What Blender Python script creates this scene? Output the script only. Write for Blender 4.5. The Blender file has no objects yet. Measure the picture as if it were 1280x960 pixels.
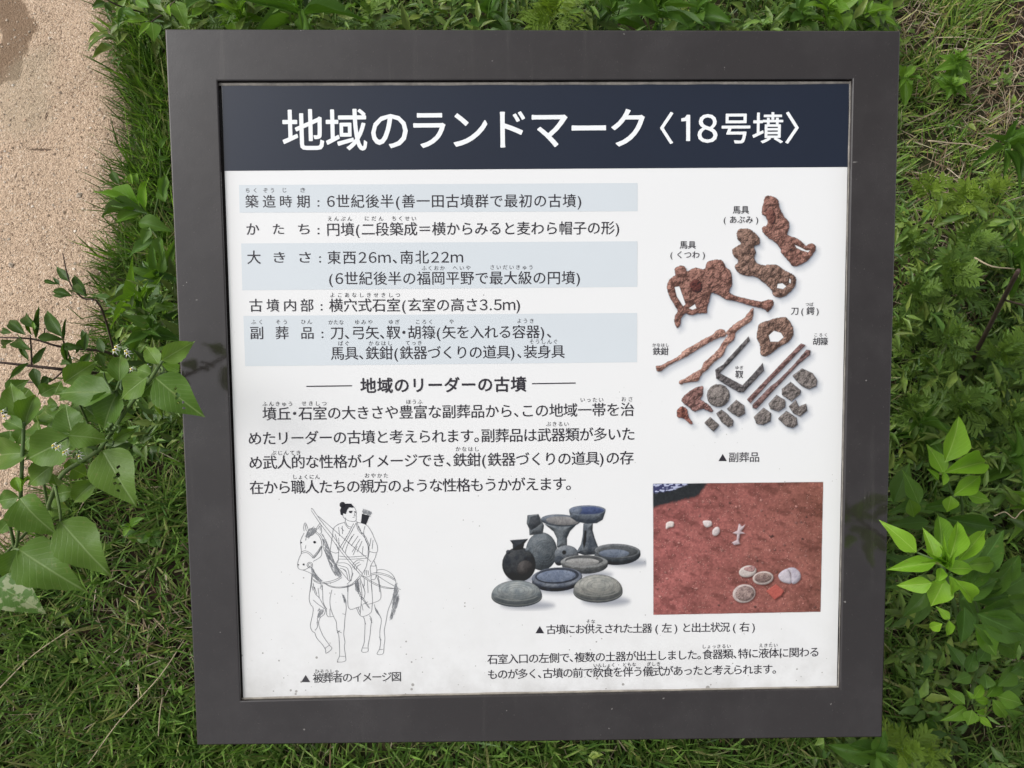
import bpy, math, random
import numpy as np
from mathutils import Vector, Matrix, geometry
random.seed(7)
RNG = np.random.default_rng(11)
S = bpy.context.scene
COL = S.collection
R = math.radians

# ------------------------------------------------------------------ camera, sky, sun
TILT = R(20)                                   # the reading board leans 20 degrees from the horizontal
BC = np.array([0.0, 0.0, 0.62])                # centre of the board's face
BX = np.array([1.0, 0, 0]); BY = np.array([0, math.cos(TILT), math.sin(TILT)]); BN = np.cross(BX, BY)
BM = np.stack([BX, BY, BN], 1)                 # board axes -> world
RC = np.array([[0.99985822, -0.00763164, 0.01501019], [0.00874341, 0.99711094, -0.07545418], [-0.01439098, 0.07557472, 0.99703629]])
TC = np.array([0.0231985, -0.01226728, -0.67172914])
CAM_AX = BM @ RC.T                             # camera axes in the world (columns)
CAM = BC + BM @ (-RC.T @ TC)
FPX = 962.0
cd = bpy.data.cameras.new('camera'); cam = bpy.data.objects.new('camera', cd); COL.objects.link(cam)
cd.sensor_width = 36; cd.lens = FPX / 1280 * 36; cd.clip_start = 0.02; cd.clip_end = 500
mw = Matrix([list(CAM_AX[i]) + [CAM[i]] for i in range(3)] + [[0, 0, 0, 1]])
cam.matrix_world = mw
S.camera = cam

SUN_EL, SUN_AZ = R(46), R(-74)                 # azimuth from +Y towards +X
sdir = Vector((math.sin(SUN_AZ) * math.cos(SUN_EL), math.cos(SUN_AZ) * math.cos(SUN_EL), math.sin(SUN_EL)))
w = bpy.data.worlds.new('World'); S.world = w; w.use_nodes = True
nt = w.node_tree; nt.nodes.clear()
sky = nt.nodes.new('ShaderNodeTexSky'); sky.sky_type = 'NISHITA'; sky.sun_disc = False
sky.sun_elevation = SUN_EL; sky.sun_rotation = SUN_AZ; sky.air_density = 1.0; sky.dust_density = 6.0; sky.ozone_density = 1.0
hs = nt.nodes.new('ShaderNodeHueSaturation'); hs.inputs['Saturation'].default_value = 0.10
bg = nt.nodes.new('ShaderNodeBackground'); bg.inputs['Strength'].default_value = 0.15
wo = nt.nodes.new('ShaderNodeOutputWorld')
nt.links.new(sky.outputs[0], hs.inputs['Color']); nt.links.new(hs.outputs[0], bg.inputs[0]); nt.links.new(bg.outputs[0], wo.inputs[0])
sl = bpy.data.lights.new('sun', 'SUN'); sl.energy = 0.55; sl.angle = R(25); sl.color = (1, 0.965, 0.91)
so = bpy.data.objects.new('sun', sl); COL.objects.link(so)
so.rotation_euler = sdir.to_track_quat('Z', 'Y').to_euler(); so.location = (0, 0, 5)
S.view_settings.view_transform = 'Standard'; S.view_settings.look = 'None'; S.view_settings.gamma = 1
S.view_settings.exposure = 0.34
S.cycles.max_bounces = 6; S.cycles.transparent_max_bounces = 8

# ------------------------------------------------------------------ helpers
def ray(px, py):
    d = CAM_AX @ np.array([(px - 640) / FPX, -(py - 480) / FPX, -1.0]); return d
def at_z(px, py, z):                           # where the sight line meets the height z
    d = ray(px, py); t = (z - CAM[2]) / d[2]; return CAM + d * t
def board_uv(P, off):                          # px array (n,2) -> board coords (u,v) on the face sunk by off
    P = np.asarray(P, float); D = np.stack([(P[:, 0] - 640) / FPX, -(P[:, 1] - 480) / FPX, -np.ones(len(P))], 1) @ CAM_AX.T
    c0 = (CAM - BC) @ BM; d = D @ BM
    t = (off - c0[2]) / d[:, 2]
    return c0[:2] + d[:, :2] * t[:, None]
def board_w(uv, off):                          # board coords -> world
    uv = np.asarray(uv, float); o = np.full(len(uv), off) if np.isscalar(off) else off
    return BC + uv[:, :1] * BX + uv[:, 1:2] * BY + o[:, None] * BN
def to_px(W):                                  # world (n,3) -> photograph px
    q = (np.asarray(W) - CAM) @ CAM_AX
    return np.stack([640 + FPX * q[:, 0] / -q[:, 2], 480 - FPX * q[:, 1] / -q[:, 2]], 1)

def lin(c):
    c = np.asarray(c, float) / 255.0
    return np.where(c <= 0.04045, c / 12.92, ((c + 0.055) / 1.055) ** 2.4)
def ink(c): return np.clip(lin(c) - 0.03, 0.004, 1) * 0.98

def tag(o, label=None, cat=None, group=None, kind=None):
    if label: o['label'] = label
    if cat: o['category'] = cat
    if group: o['group'] = group
    if kind: o['kind'] = kind
    return o
def empty(name, loc):
    o = bpy.data.objects.new(name, None); o.location = loc; o.empty_display_size = 0.05; COL.objects.link(o); return o
def root_of(o):
    while o.parent: o = o.parent
    return o
def link(name, me, m=None, parent=None):
    o = bpy.data.objects.new(name, me); COL.objects.link(o)
    if m and not me.materials: me.materials.append(m)
    if parent: o.parent = parent
    return o
def mesh_of(name, V, F, uv=None, smooth=False):
    me = bpy.data.meshes.new(name); me.from_pydata([tuple(v) for v in V], [], [tuple(f) for f in F])
    if smooth: me.polygons.foreach_set('use_smooth', [True] * len(me.polygons))
    if uv is not None:
        l = me.uv_layers.new(name='UVMap'); vi = np.zeros(len(me.loops), int); me.loops.foreach_get('vertex_index', vi)
        l.data.foreach_set('uv', np.asarray(uv, float)[vi].ravel())
    me.update(); return me
def part(name, V, F, m, parent, smooth=False, uv=None):     # V in world coordinates
    V = np.asarray(V, float)
    if parent: V = V - np.array(root_of(parent).location)
    return link(name, mesh_of(name, V, F, uv, smooth), m, parent)
def tri_mesh(name, V, T, col=None, quads=False, smooth=True):
    n = 4 if quads else 3
    me = bpy.data.meshes.new(name); me.vertices.add(len(V)); me.vertices.foreach_set('co', np.asarray(V, np.float32).ravel())
    me.loops.add(len(T) * n); me.loops.foreach_set('vertex_index', np.asarray(T, np.int32).ravel())
    me.polygons.add(len(T)); me.polygons.foreach_set('loop_start', np.arange(0, len(T) * n, n, dtype=np.int32))
    me.polygons.foreach_set('use_smooth', np.full(len(T), smooth))
    me.update(calc_edges=True); me.validate()
    if col is not None:
        a = me.color_attributes.new('tint', 'FLOAT_COLOR', 'POINT')
        c = np.ones((len(V), 4), np.float32); c[:, :col.shape[1]] = col; a.data.foreach_set('color', c.ravel())
    return me

def hashn(ix, iy, seed):
    h = (ix.astype(np.int64) * 374761393 + iy.astype(np.int64) * 668265263 + seed * 1442695041) & 0xffffffff
    h = ((h ^ (h >> 13)) * 1274126177) & 0xffffffff
    return ((h ^ (h >> 16)) & 0xffff) / 65535.0
def vnoise(x, y, seed=0):
    ix = np.floor(x); iy = np.floor(y); fx = x - ix; fy = y - iy; fx = fx * fx * (3 - 2 * fx); fy = fy * fy * (3 - 2 * fy)
    a = hashn(ix, iy, seed); b = hashn(ix + 1, iy, seed); c = hashn(ix, iy + 1, seed); d = hashn(ix + 1, iy + 1, seed)
    return (a * (1 - fx) + b * fx) * (1 - fy) + (c * (1 - fx) + d * fx) * fy
def fbm(x, y, seed=0, o=4):
    s = 0; a = 0.5
    for k in range(o): s = s + a * vnoise(x * 2 ** k, y * 2 ** k, seed + k * 17); a *= 0.5
    return s / (1 - 0.5 ** o)
def sstep(a, b, x): t = np.clip((x - a) / (b - a), 0, 1); return t * t * (3 - 2 * t)
def sdf(poly, X, Y):                           # signed distance, positive inside
    P = np.asarray(poly, float); d = np.full(X.shape, 1e9); ins = np.zeros(X.shape, bool)
    for i in range(len(P)):
        ax, ay = P[i]; bx, by = P[(i + 1) % len(P)]; ex, ey = bx - ax, by - ay
        t = np.clip(((X - ax) * ex + (Y - ay) * ey) / (ex * ex + ey * ey + 1e-12), 0, 1)
        d = np.minimum(d, (X - ax - t * ex) ** 2 + (Y - ay - t * ey) ** 2)
        if ay != by:
            c = ((ay > Y) != (by > Y)) & (X < (bx - ax) * (Y - ay) / (by - ay) + ax); ins ^= c
    d = np.sqrt(d); return np.where(ins, d, -d)
def smooth_line(P, n=6, closed=False):
    P = [np.array(p, float) for p in P]
    if len(P) < 3: return np.array(P)
    Q = ([P[-1]] + P + [P[0], P[1]]) if closed else ([2 * P[0] - P[1]] + P + [2 * P[-1] - P[-2]])
    out = []
    for i in range(1, len(Q) - 2):
        a, b, c, d = Q[i - 1:i + 3]
        for k in range(n):
            t = k / n
            out.append(0.5 * (2 * b + (c - a) * t + (2 * a - 5 * b + 4 * c - d) * t * t + (3 * b - a - 3 * c + d) * t ** 3))
    if not closed: out.append(P[-1])
    return np.array(out)

# ------------------------------------------------------------------ materials
class NT:
    def __init__(s, name):
        s.m = bpy.data.materials.new(name); s.m.use_nodes = True; s.t = s.m.node_tree; s.t.nodes.clear()
        s.out = s.n('ShaderNodeOutputMaterial')
    def n(s, k, **kw):
        x = s.t.nodes.new(k)
        for a, b in kw.items(): setattr(x, a, b)
        return x
    def l(s, a, b): s.t.links.new(a, b)
    def set(s, sock, v):
        if hasattr(v, 'links'): s.l(v, sock)
        else: sock.default_value = v
    def math(s, op, a, b=0.0, clamp=False):
        x = s.n('ShaderNodeMath', operation=op, use_clamp=clamp); s.set(x.inputs[0], a); s.set(x.inputs[1], b); return x.outputs[0]
    def mix(s, f, a, b, mode='MIX'):
        x = s.n('ShaderNodeMix', data_type='RGBA', blend_type=mode); s.set(x.inputs[0], f)
        s.set(x.inputs[6], a if hasattr(a, 'links') else (*a, 1)); s.set(x.inputs[7], b if hasattr(b, 'links') else (*b, 1)); return x.outputs[2]
    def noise(s, sc, det=3, vec=None, rough=0.5, out=0):
        x = s.n('ShaderNodeTexNoise'); x.inputs['Scale'].default_value = sc; x.inputs['Detail'].default_value = det; x.inputs['Roughness'].default_value = rough
        if vec is not None: s.l(vec, x.inputs['Vector'])
        return x.outputs[out]
    def ramp(s, f, stops):
        x = s.n('ShaderNodeValToRGB'); e = x.color_ramp.elements
        while len(e) < len(stops): e.new(0.5)
        for i, (p, c) in enumerate(stops): e[i].position = p; e[i].color = (*c, 1) if not np.isscalar(c) else (c, c, c, 1)
        s.l(f, x.inputs[0]); return x.outputs[0]
    def pos(s): return s.n('ShaderNodeNewGeometry').outputs['Position']
    def bump(s, h, st, dist=0.001):
        x = s.n('ShaderNodeBump'); x.inputs['Strength'].default_value = st; x.inputs['Distance'].default_value = dist; s.l(h, x.inputs['Height']); return x.outputs[0]
    def pbr(s, col, rough=0.6, normal=None, spec=0.5, link=True):
        p = s.n('ShaderNodeBsdfPrincipled'); s.set(p.inputs['Base Color'], col if hasattr(col, 'links') else (*col, 1)); s.set(p.inputs['Roughness'], rough)
        p.inputs['Specular IOR Level'].default_value = spec
        if normal is not None: s.l(normal, p.inputs['Normal'])
        if link: s.l(p.outputs[0], s.out.inputs[0])
        return p

def leaf_mat(name, c1, c2, vein, trans=0.3, rough=0.42, patches=None, veins=9.0):
    k = NT(name)
    uvn = k.n('ShaderNodeUVMap').outputs[0]; sx = k.n('ShaderNodeSeparateXYZ'); k.l(uvn, sx.inputs[0])
    u = k.math('ABSOLUTE', k.math('SUBTRACT', sx.outputs[0], 0.5)); v = sx.outputs[1]
    oi = k.n('ShaderNodeObjectInfo').outputs['Random']
    ps = k.pos(); nz = k.noise(60, 3, ps)
    base = k.mix(k.math('ADD', k.math('MULTIPLY', oi, 0.75), k.math('MULTIPLY', nz, 0.4)), c1, c2)
    mid = k.math('SUBTRACT', 1.0, k.math('MULTIPLY', u, 30.0), True)
    side = k.math('FRACT', k.math('MULTIPLY', k.math('SUBTRACT', v, k.math('MULTIPLY', u, 0.75)), veins))
    sv = k.math('SUBTRACT', 1.0, k.math('MULTIPLY', k.math('ABSOLUTE', k.math('SUBTRACT', side, 0.5)), 11.0), True)
    vv = k.math('MAXIMUM', k.math('MULTIPLY', mid, 0.7), k.math('MULTIPLY', sv, 0.2))
    col = k.mix(vv, base, vein)
    if patches:
        pn = k.noise(85, 4, ps, 0.6)
        col = k.mix(k.ramp(pn, [(0.50, 0.0), (0.56, 0.85)]), col, patches)
    blot = k.ramp(k.noise(150, 2, ps), [(0.66, 0.0), (0.74, 0.5)]); col = k.mix(blot, col, (0.16, 0.19, 0.05))
    h = k.math('SUBTRACT', k.math('MULTIPLY', k.noise(260, 2, ps), 0.5), vv)
    b = k.bump(h, 0.45, 0.0009)
    p = k.pbr(col, rough, b, 0.26, link=False)
    t = k.n('ShaderNodeBsdfTranslucent'); tc = k.mix(1.0, col, (1.5, 1.6, 0.7), 'MULTIPLY'); k.l(tc, t.inputs[0]); k.l(b, t.inputs[1])
    m = k.n('ShaderNodeMixShader'); m.inputs[0].default_value = trans; k.l(p.outputs[0], m.inputs[1]); k.l(t.outputs[0], m.inputs[2]); k.l(m.outputs[0], k.out.inputs[0])
    return k.m
def tint_mat(name, rough=0.6, trans=0.25, att='tint'):
    k = NT(name); a = k.n('ShaderNodeAttribute', attribute_name=att).outputs['Color']
    col = k.mix(k.ramp(k.noise(120, 2, k.pos()), [(0.35, 0.0), (0.7, 0.35)]), a, (0.02, 0.03, 0.01))
    p = k.pbr(col, rough, None, 0.3, link=False)
    t = k.n('ShaderNodeBsdfTranslucent'); k.l(k.mix(1.0, col, (1.3, 1.4, 0.7), 'MULTIPLY'), t.inputs[0])
    m = k.n('ShaderNodeMixShader'); m.inputs[0].default_value = trans; k.l(p.outputs[0], m.inputs[1]); k.l(t.outputs[0], m.inputs[2]); k.l(m.outputs[0], k.out.inputs[0])
    return k.m

M = {}
k = NT('soil')
ps = k.pos(); a = k.noise(30, 8, ps, 0.65); big = k.noise(1.3, 4, ps)
near = k.ramp(a, [(0.3, (0.016, 0.011, 0.007)), (0.55, (0.042, 0.028, 0.018)), (0.78, (0.11, 0.075, 0.045))])
green = k.ramp(k.noise(18, 6, ps, 0.7), [(0.35, (0.02, 0.035, 0.01)), (0.7, (0.07, 0.11, 0.03))])
dist = k.n('ShaderNodeVectorMath', operation='LENGTH'); k.l(ps, dist.inputs[0])
farm = k.math('MULTIPLY', k.math('SUBTRACT', dist.outputs['Value'], 2.6), 0.8, True)
col = k.mix(k.math('MAXIMUM', farm, k.ramp(big, [(0.45, 0.0), (0.65, 0.45)])), near, green)
k.pbr(col, 0.95, k.bump(a, 0.9, 0.012), 0.2); M['soil'] = k.m

k = NT('sandy_path')
ps = k.pos()
g1 = k.noise(520, 3, ps, 0.6); g2 = k.noise(170, 4, ps, 0.6); g3 = k.noise(7, 5, ps, 0.6)
vo = k.n('ShaderNodeTexVoronoi'); vo.inputs['Scale'].default_value = 330; k.l(ps, vo.inputs['Vector'])
vcol = k.ramp(vo.outputs['Color'], [(0.12, (0.22, 0.15, 0.10)), (0.36, (0.50, 0.365, 0.255)), (0.8, (0.60, 0.45, 0.325)), (0.95, (0.74, 0.63, 0.51))])
c = k.mix(k.ramp(g3, [(0.3, 0.0), (0.7, 0.4)]), vcol, (0.62, 0.46, 0.335))
c = k.mix(k.ramp(g1, [(0.34, 0.9), (0.46, 0.0)]), c, (0.14, 0.095, 0.065))
c = k.mix(k.ramp(g2, [(0.30, 0.55), (0.42, 0.0)]), c, (0.33, 0.25, 0.18))
at = k.n('ShaderNodeAttribute', attribute_name='tint'); sp = k.n('ShaderNodeSeparateColor'); k.l(at.outputs['Color'], sp.inputs[0])
st = k.math('ADD', sp.outputs[0], k.math('MULTIPLY', k.math('SUBTRACT', k.noise(22, 6, ps, 0.7), 0.5), 1.5))
stf = k.ramp(st, [(0.42, 0.0), (0.56, 1.0)])
c = k.mix(k.math('MULTIPLY', stf, 0.85), c, (0.19, 0.125, 0.078))
ol = k.math('ADD', sp.outputs[1], k.math('MULTIPLY', k.math('SUBTRACT', k.noise(22, 5, ps, 0.7), 0.5), 0.8))
c = k.mix(k.math('MULTIPLY', k.ramp(ol, [(0.4, 0.0), (0.8, 1.0)]), 0.35), c, (0.36, 0.31, 0.22))
cr = k.math('ADD', sp.outputs[2], k.math('MULTIPLY', k.math('SUBTRACT', k.noise(90, 4, ps, 0.7), 0.5), 0.5))
c = k.mix(k.ramp(cr, [(0.62, 0.0), (0.8, 0.85)]), c, (0.10, 0.065, 0.045))
hh = k.math('ADD', k.math('MULTIPLY', vo.outputs['Distance'], -0.7), k.math('ADD', g1, g2))
k.pbr(c, 0.92, k.bump(hh, 0.75, 0.0035), 0.2); M['sand'] = k.m

k = NT('grit'); at = k.n('ShaderNodeAttribute', attribute_name='tint').outputs['Color']
k.pbr(at, 0.8, None, 0.3); M['grit'] = k.m

k = NT('brown_coated_metal')
ps = k.pos(); n1 = k.noise(9, 4, ps); n2 = k.noise(900, 2, ps); n3 = k.noise(55, 3, ps)
c = k.mix(n1, (0.0150, 0.0118, 0.0120), (0.0225, 0.0182, 0.0185))
spk = k.ramp(k.noise(210, 1, ps), [(0.79, 0.0), (0.82, 0.8)]); c = k.mix(spk, c, (0.20, 0.19, 0.18))
smg = k.ramp(k.noise(14, 6, ps, 0.7), [(0.45, 0.0), (0.8, 0.55)]); c = k.mix(smg, c, (0.045, 0.040, 0.040))
mp = k.n('ShaderNodeMapping'); mp.inputs['Scale'].default_value = (90, 5, 5); k.l(ps, mp.inputs['Vector']); dr = k.ramp(k.noise(1.0, 4, mp.outputs[0], 0.6), [(0.60, 0.0), (0.75, 0.35)]); c = k.mix(dr, c, (0.055, 0.05, 0.046))
pd = k.ramp(k.noise(700, 2, ps), [(0.68, 0.0), (0.78, 0.30)]); c = k.mix(pd, c, (0.12, 0.11, 0.10))
rg = k.math('ADD', 0.035, k.math('MULTIPLY', k.noise(6, 5, ps, 0.6), 0.10))
b = k.bump(k.math('ADD', k.math('MULTIPLY', n2, 0.10), k.math('MULTIPLY', n3, 0.35)), 0.22, 0.0011)
k.pbr(c, rg, b, 0.85); M['frame'] = k.m

def panel_mat(name, c0, c1=None, rough=0.33, dirt=1.0):
    k = NT(name); ps = k.pos(); uvn = k.n('ShaderNodeUVMap').outputs[0]; sx = k.n('ShaderNodeSeparateXYZ'); k.l(uvn, sx.inputs[0])
    low = k.math('SUBTRACT', 1.0, sx.outputs[1]); low3 = k.math('POWER', low, 3.0)
    c = k.mix(k.noise(5, 4, ps), c0, tuple(x * 0.955 for x in c0) if c1 is None else c1)
    sm = k.ramp(k.noise(11, 6, ps, 0.7), [(0.45, 0.0), (0.8, 1.0)])
    c = k.mix(k.math('MULTIPLY', sm, k.math('MULTIPLY', low3, 0.16 * dirt)), c, (0.40, 0.385, 0.36))
    eg = k.math('MULTIPLY', k.math('POWER', low, 14.0), k.ramp(k.noise(30, 5, ps, 0.7), [(0.4, 0.0), (0.7, 1.0)])); c = k.mix(k.math('MULTIPLY', eg, 0.35), c, (0.22, 0.20, 0.175))
    eh = k.math('MULTIPLY', k.math('POWER', k.math('ABSOLUTE', k.math('SUBTRACT', k.math('MULTIPLY', sx.outputs[0], 2.0), 1.0)), 26.0), 0.25); c = k.mix(eh, c, (0.42, 0.41, 0.38))
    c = k.mix(k.math('MULTIPLY', low, 0.16), c, (0.50, 0.49, 0.475))
    # specks of dirt, thicker towards the lower edge
    v = k.n('ShaderNodeTexVoronoi'); v.inputs['Scale'].default_value = 210; k.l(ps, v.inputs['Vector'])
    rad = k.math('MULTIPLY', k.ramp(k.noise(23, 4, ps, 0.6), [(0.42, 0.0), (0.75, 1.0)]), k.math('ADD', 0.075, k.math('MULTIPLY', low3, 0.42)))
    sc = k.n('ShaderNodeSeparateColor'); k.l(v.outputs['Color'], sc.inputs[0])
    rad = k.math('MULTIPLY', rad, k.math('POWER', sc.outputs[0], 1.5))
    hit = k.math('MULTIPLY', k.math('LESS_THAN', v.outputs['Distance'], rad), 0.75 * dirt)
    c = k.mix(hit, c, (0.20, 0.19, 0.17))
    v2 = k.n('ShaderNodeTexVoronoi'); v2.inputs['Scale'].default_value = 44; k.l(ps, v2.inputs['Vector'])
    s2 = k.n('ShaderNodeSeparateColor'); k.l(v2.outputs['Color'], s2.inputs[0])
    hit2 = k.math('MULTIPLY', k.math('LESS_THAN', v2.outputs['Distance'], k.math('MULTIPLY', k.math('GREATER_THAN', s2.outputs[0], 0.80), 0.026)), 0.7)
    c = k.mix(hit2, c, (0.13, 0.12, 0.12))
    b = k.bump(k.math('ADD', k.noise(4, 2, ps), k.math('MULTIPLY', k.noise(60, 2, ps), 0.04)), 0.25, 0.004)
    k.pbr(c, rough, b, 0.5); return k.m
M['panel'] = panel_mat('white_printed_sheet', (0.735, 0.737, 0.742))
k = NT('sealant'); k.pbr(k.mix(k.ramp(k.noise(70, 5, k.pos(), 0.7), [(0.35, 0.0), (0.7, 1.0)]), (0.12, 0.11, 0.10), (0.26, 0.24, 0.215)), 0.75, k.bump(k.noise(300, 3, k.pos()), 0.5, 0.001)); M['seal'] = k.m
k = NT('sealant_light'); k.pbr(k.mix(k.ramp(k.noise(40, 5, k.pos(), 0.7), [(0.35, 0.0), (0.7, 1.0)]), (0.17, 0.155, 0.135), (0.42, 0.385, 0.33)), 0.8); M['seal2'] = k.m
def print_mat(name, rgb, rough=0.36, spec=0.5, var=0.12):
    k = NT(name); c = ink(rgb); n = k.noise(14, 5, k.pos(), 0.6)
    k.pbr(k.mix(n, tuple(c * (1 - var)), tuple(c * (1 + var))), rough, None, spec); return k.m
M['band'] = print_mat('navy_band', (54, 58, 68), 0.3)
M['blue'] = print_mat('pale_blue_band', (204, 210, 215), 0.36, var=0.03)
M['white'] = print_mat('white_lettering', (232, 234, 236), 0.36, var=0.02)
M['ink'] = print_mat('black_lettering', (62, 60, 65), 0.4)
M['inkg'] = print_mat('grey_lettering', (74, 73, 76), 0.4)
M['line'] = print_mat('grey_line_ink', (108, 110, 114), 0.4)
M['hatch'] = print_mat('grey_hatch_ink', (150, 152, 156), 0.4)
M['black'] = print_mat('black_ink', (52, 52, 56), 0.4)
k = NT('printed_picture'); a = k.n('ShaderNodeAttribute', attribute_name='tint')
p = k.pbr(a.outputs['Color'], 0.36); k.l(a.outputs['Alpha'], p.inputs['Alpha']); M['pic'] = k.m
k = NT('stem_green'); k.pbr(k.mix(k.noise(50, 3, k.pos()), (0.05, 0.10, 0.02), (0.10, 0.16, 0.045)), 0.6); M['stem'] = k.m
k = NT('stem_dark'); k.pbr(k.mix(k.noise(80, 4, k.pos()), (0.035, 0.022, 0.018), (0.085, 0.05, 0.038)), 0.7, k.bump(k.noise(200, 3, k.pos()), 0.6, 0.002)); M['stemd'] = k.m
k = NT('dry_stem'); k.pbr(k.mix(k.noise(80, 4, k.pos()), (0.30, 0.24, 0.15), (0.42, 0.35, 0.24)), 0.8); M['dry'] = k.m
k = NT('petal_white'); k.pbr((0.72, 0.73, 0.66), 0.6); M['petal'] = k.m
k = NT('anther_yellow'); k.pbr((0.62, 0.47, 0.03), 0.6); M['anther'] = k.m
M['night'] = leaf_mat('nightshade_leaf', (0.066, 0.140, 0.020), (0.118, 0.205, 0.032), (0.24, 0.33, 0.13))
M['nightp'] = leaf_mat('nightshade_leaf_scarred', (0.075, 0.16, 0.035), (0.10, 0.19, 0.045), (0.20, 0.31, 0.11), patches=(0.36, 0.40, 0.24))
M['darkl'] = leaf_mat('dark_leaf', (0.040, 0.082, 0.016), (0.060, 0.115, 0.022), (0.10, 0.19, 0.05))
M['shoot'] = leaf_mat('fresh_shoot_leaf', (0.085, 0.19, 0.018), (0.145, 0.265, 0.028), (0.25, 0.40, 0.09))
M['bright'] = leaf_mat('bright_young_leaf', (0.150, 0.315, 0.022), (0.20, 0.37, 0.030), (0.36, 0.52, 0.12), 0.38)
M['mid'] = leaf_mat('mid_green_leaf', (0.050, 0.118, 0.018), (0.090, 0.175, 0.026), (0.12, 0.25, 0.06))
M['mug'] = leaf_mat('mugwort_leaf', (0.050, 0.105, 0.018), (0.150, 0.240, 0.038), (0.12, 0.21, 0.07))
M['mugy'] = leaf_mat('yellow_green_weed_leaf', (0.105, 0.180, 0.020), (0.190, 0.275, 0.035), (0.2, 0.32, 0.08))
M['grass'] = tint_mat('grass_blades', 0.42, 0.22)
M['straw'] = tint_mat('straw', 0.8, 0.1)

# ------------------------------------------------------------------ ground and path
def grid_sheet(name, x0, x1, y0, y1, nx, ny, zf, m, colf=None, keep=None):
    xs = np.linspace(x0, x1, nx + 1); ys = np.linspace(y0, y1, ny + 1); X, Y = np.meshgrid(xs, ys)
    V = np.stack([X.ravel(), Y.ravel(), zf(X, Y).ravel()], 1)
    i = np.arange(nx)[None, :] + np.arange(ny)[:, None] * (nx + 1)
    F = np.stack([i, i + 1, i + nx + 2, i + nx + 1], 2).reshape(-1, 4)
    if keep is not None: F = F[keep(X, Y).ravel()[F].any(1)]
    col = colf(X, Y) if colf else None
    return link(name, tri_mesh(name, V, F, col, quads=True), m)
def soil_z(X, Y): return (fbm(X * 6, Y * 6, 3, 4) - 0.5) * 0.022 * np.clip(1.2 - np.hypot(X, Y) / 4, 0, 1)
g = part('ground', [(-60, -60, -0.03), (60, -60, -0.03), (60, 60, -0.03), (-60, 60, -0.03)], [(0, 1, 2, 3)], M['soil'], None)
tag(g, 'dark soil ground reaching away under the grass', kind='structure')
g = grid_sheet('soil', -4, 4, -3.5, 4.5, 260, 260, soil_z, M['soil']); tag(g, 'brown soil under the grass around the sign', kind='structure')

EDGE_PX = [(128, -260), (128, -120), (140, -20), (150, 40), (162, 90), (170, 150), (165, 200), (158, 250), (158, 300), (140, 350), (135, 420), (125, 500), (100, 590), (60, 660), (10, 715), (-60, 770), (-140, 860), (-220, 980)]
EDGE = np.array([at_z(x, y, 0)[:2] for x, y in EDGE_PX])
EDGE = EDGE[np.argsort(EDGE[:, 1])]
def edge_x(Y): return np.interp(Y, EDGE[:, 1], EDGE[:, 0])
def path_d(X, Y):                               # distance inside the path (positive on the path)
    wob = (fbm(X * 9 + 5, Y * 9, 8, 4) - 0.5) * 0.07
    return np.minimum(edge_x(Y) + wob - X, X - (edge_x(Y) - 1.75) + wob)
def path_z(X, Y):
    d = path_d(X, Y)
    return 0.004 + 0.016 * sstep(-0.01, 0.05, d) + (fbm(X * 14, Y * 14, 5, 5) - 0.5) * 0.010 - 0.02 * sstep(0.03, -0.06, d)
stain_px = [(10, -10), (24, 3), (34, 22), (44, 30), (38, 48), (36, 62), (24, 74), (20, 96), (-2, 102), (-8, 84), (4, 66), (10, 44), (-4, 30), (-6, -10)]
STAIN = [at_z(x, y, 0.02)[:2] for x, y in stain_px]
OLIVE = [at_z(x, y, 0.02)[:2] for x, y in [(30, 60), (70, 50), (75, 110), (60, 170), (0, 175), (-20, 120)]]
CR = [[(0, 198), (14, 200)], [(22, 190), (45, 187), (60, 186), (75, 196)], [(88, 55), (84, 75)], [(94, 80), (93, 100)], [(19, 212), (21, 222)], [(60, 140), (52, 158)]]
CRW = [[at_z(x, y, 0.02)[:2] for x, y in l] for l in CR]
def path_col(X, Y):
    c = np.zeros((X.size, 3)); x = X.ravel(); y = Y.ravel()
    c[:, 0] = sstep(-0.03, 0.02, sdf(STAIN, x, y)); c[:, 1] = sstep(-0.06, 0.06, sdf(OLIVE, x, y))
    for l in CRW:
        for (ax, ay), (bx, by) in zip(l[:-1], l[1:]):
            ex, ey = bx - ax, by - ay; t = np.clip(((x - ax) * ex + (y - ay) * ey) / (ex * ex + ey * ey), 0, 1)
            d = np.hypot(x - ax - t * ex, y - ay - t * ey); c[:, 2] = np.maximum(c[:, 2], sstep(0.007, 0.0, d))
    return c
g = grid_sheet('path', -3.4, 0.2, -2.2, 3.2, 420, 640, path_z, M['sand'], path_col, keep=lambda X, Y: path_d(X, Y) > -0.05)
tag(g, 'pale sandy path of packed decomposed granite beside the grass', kind='structure')

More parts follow.
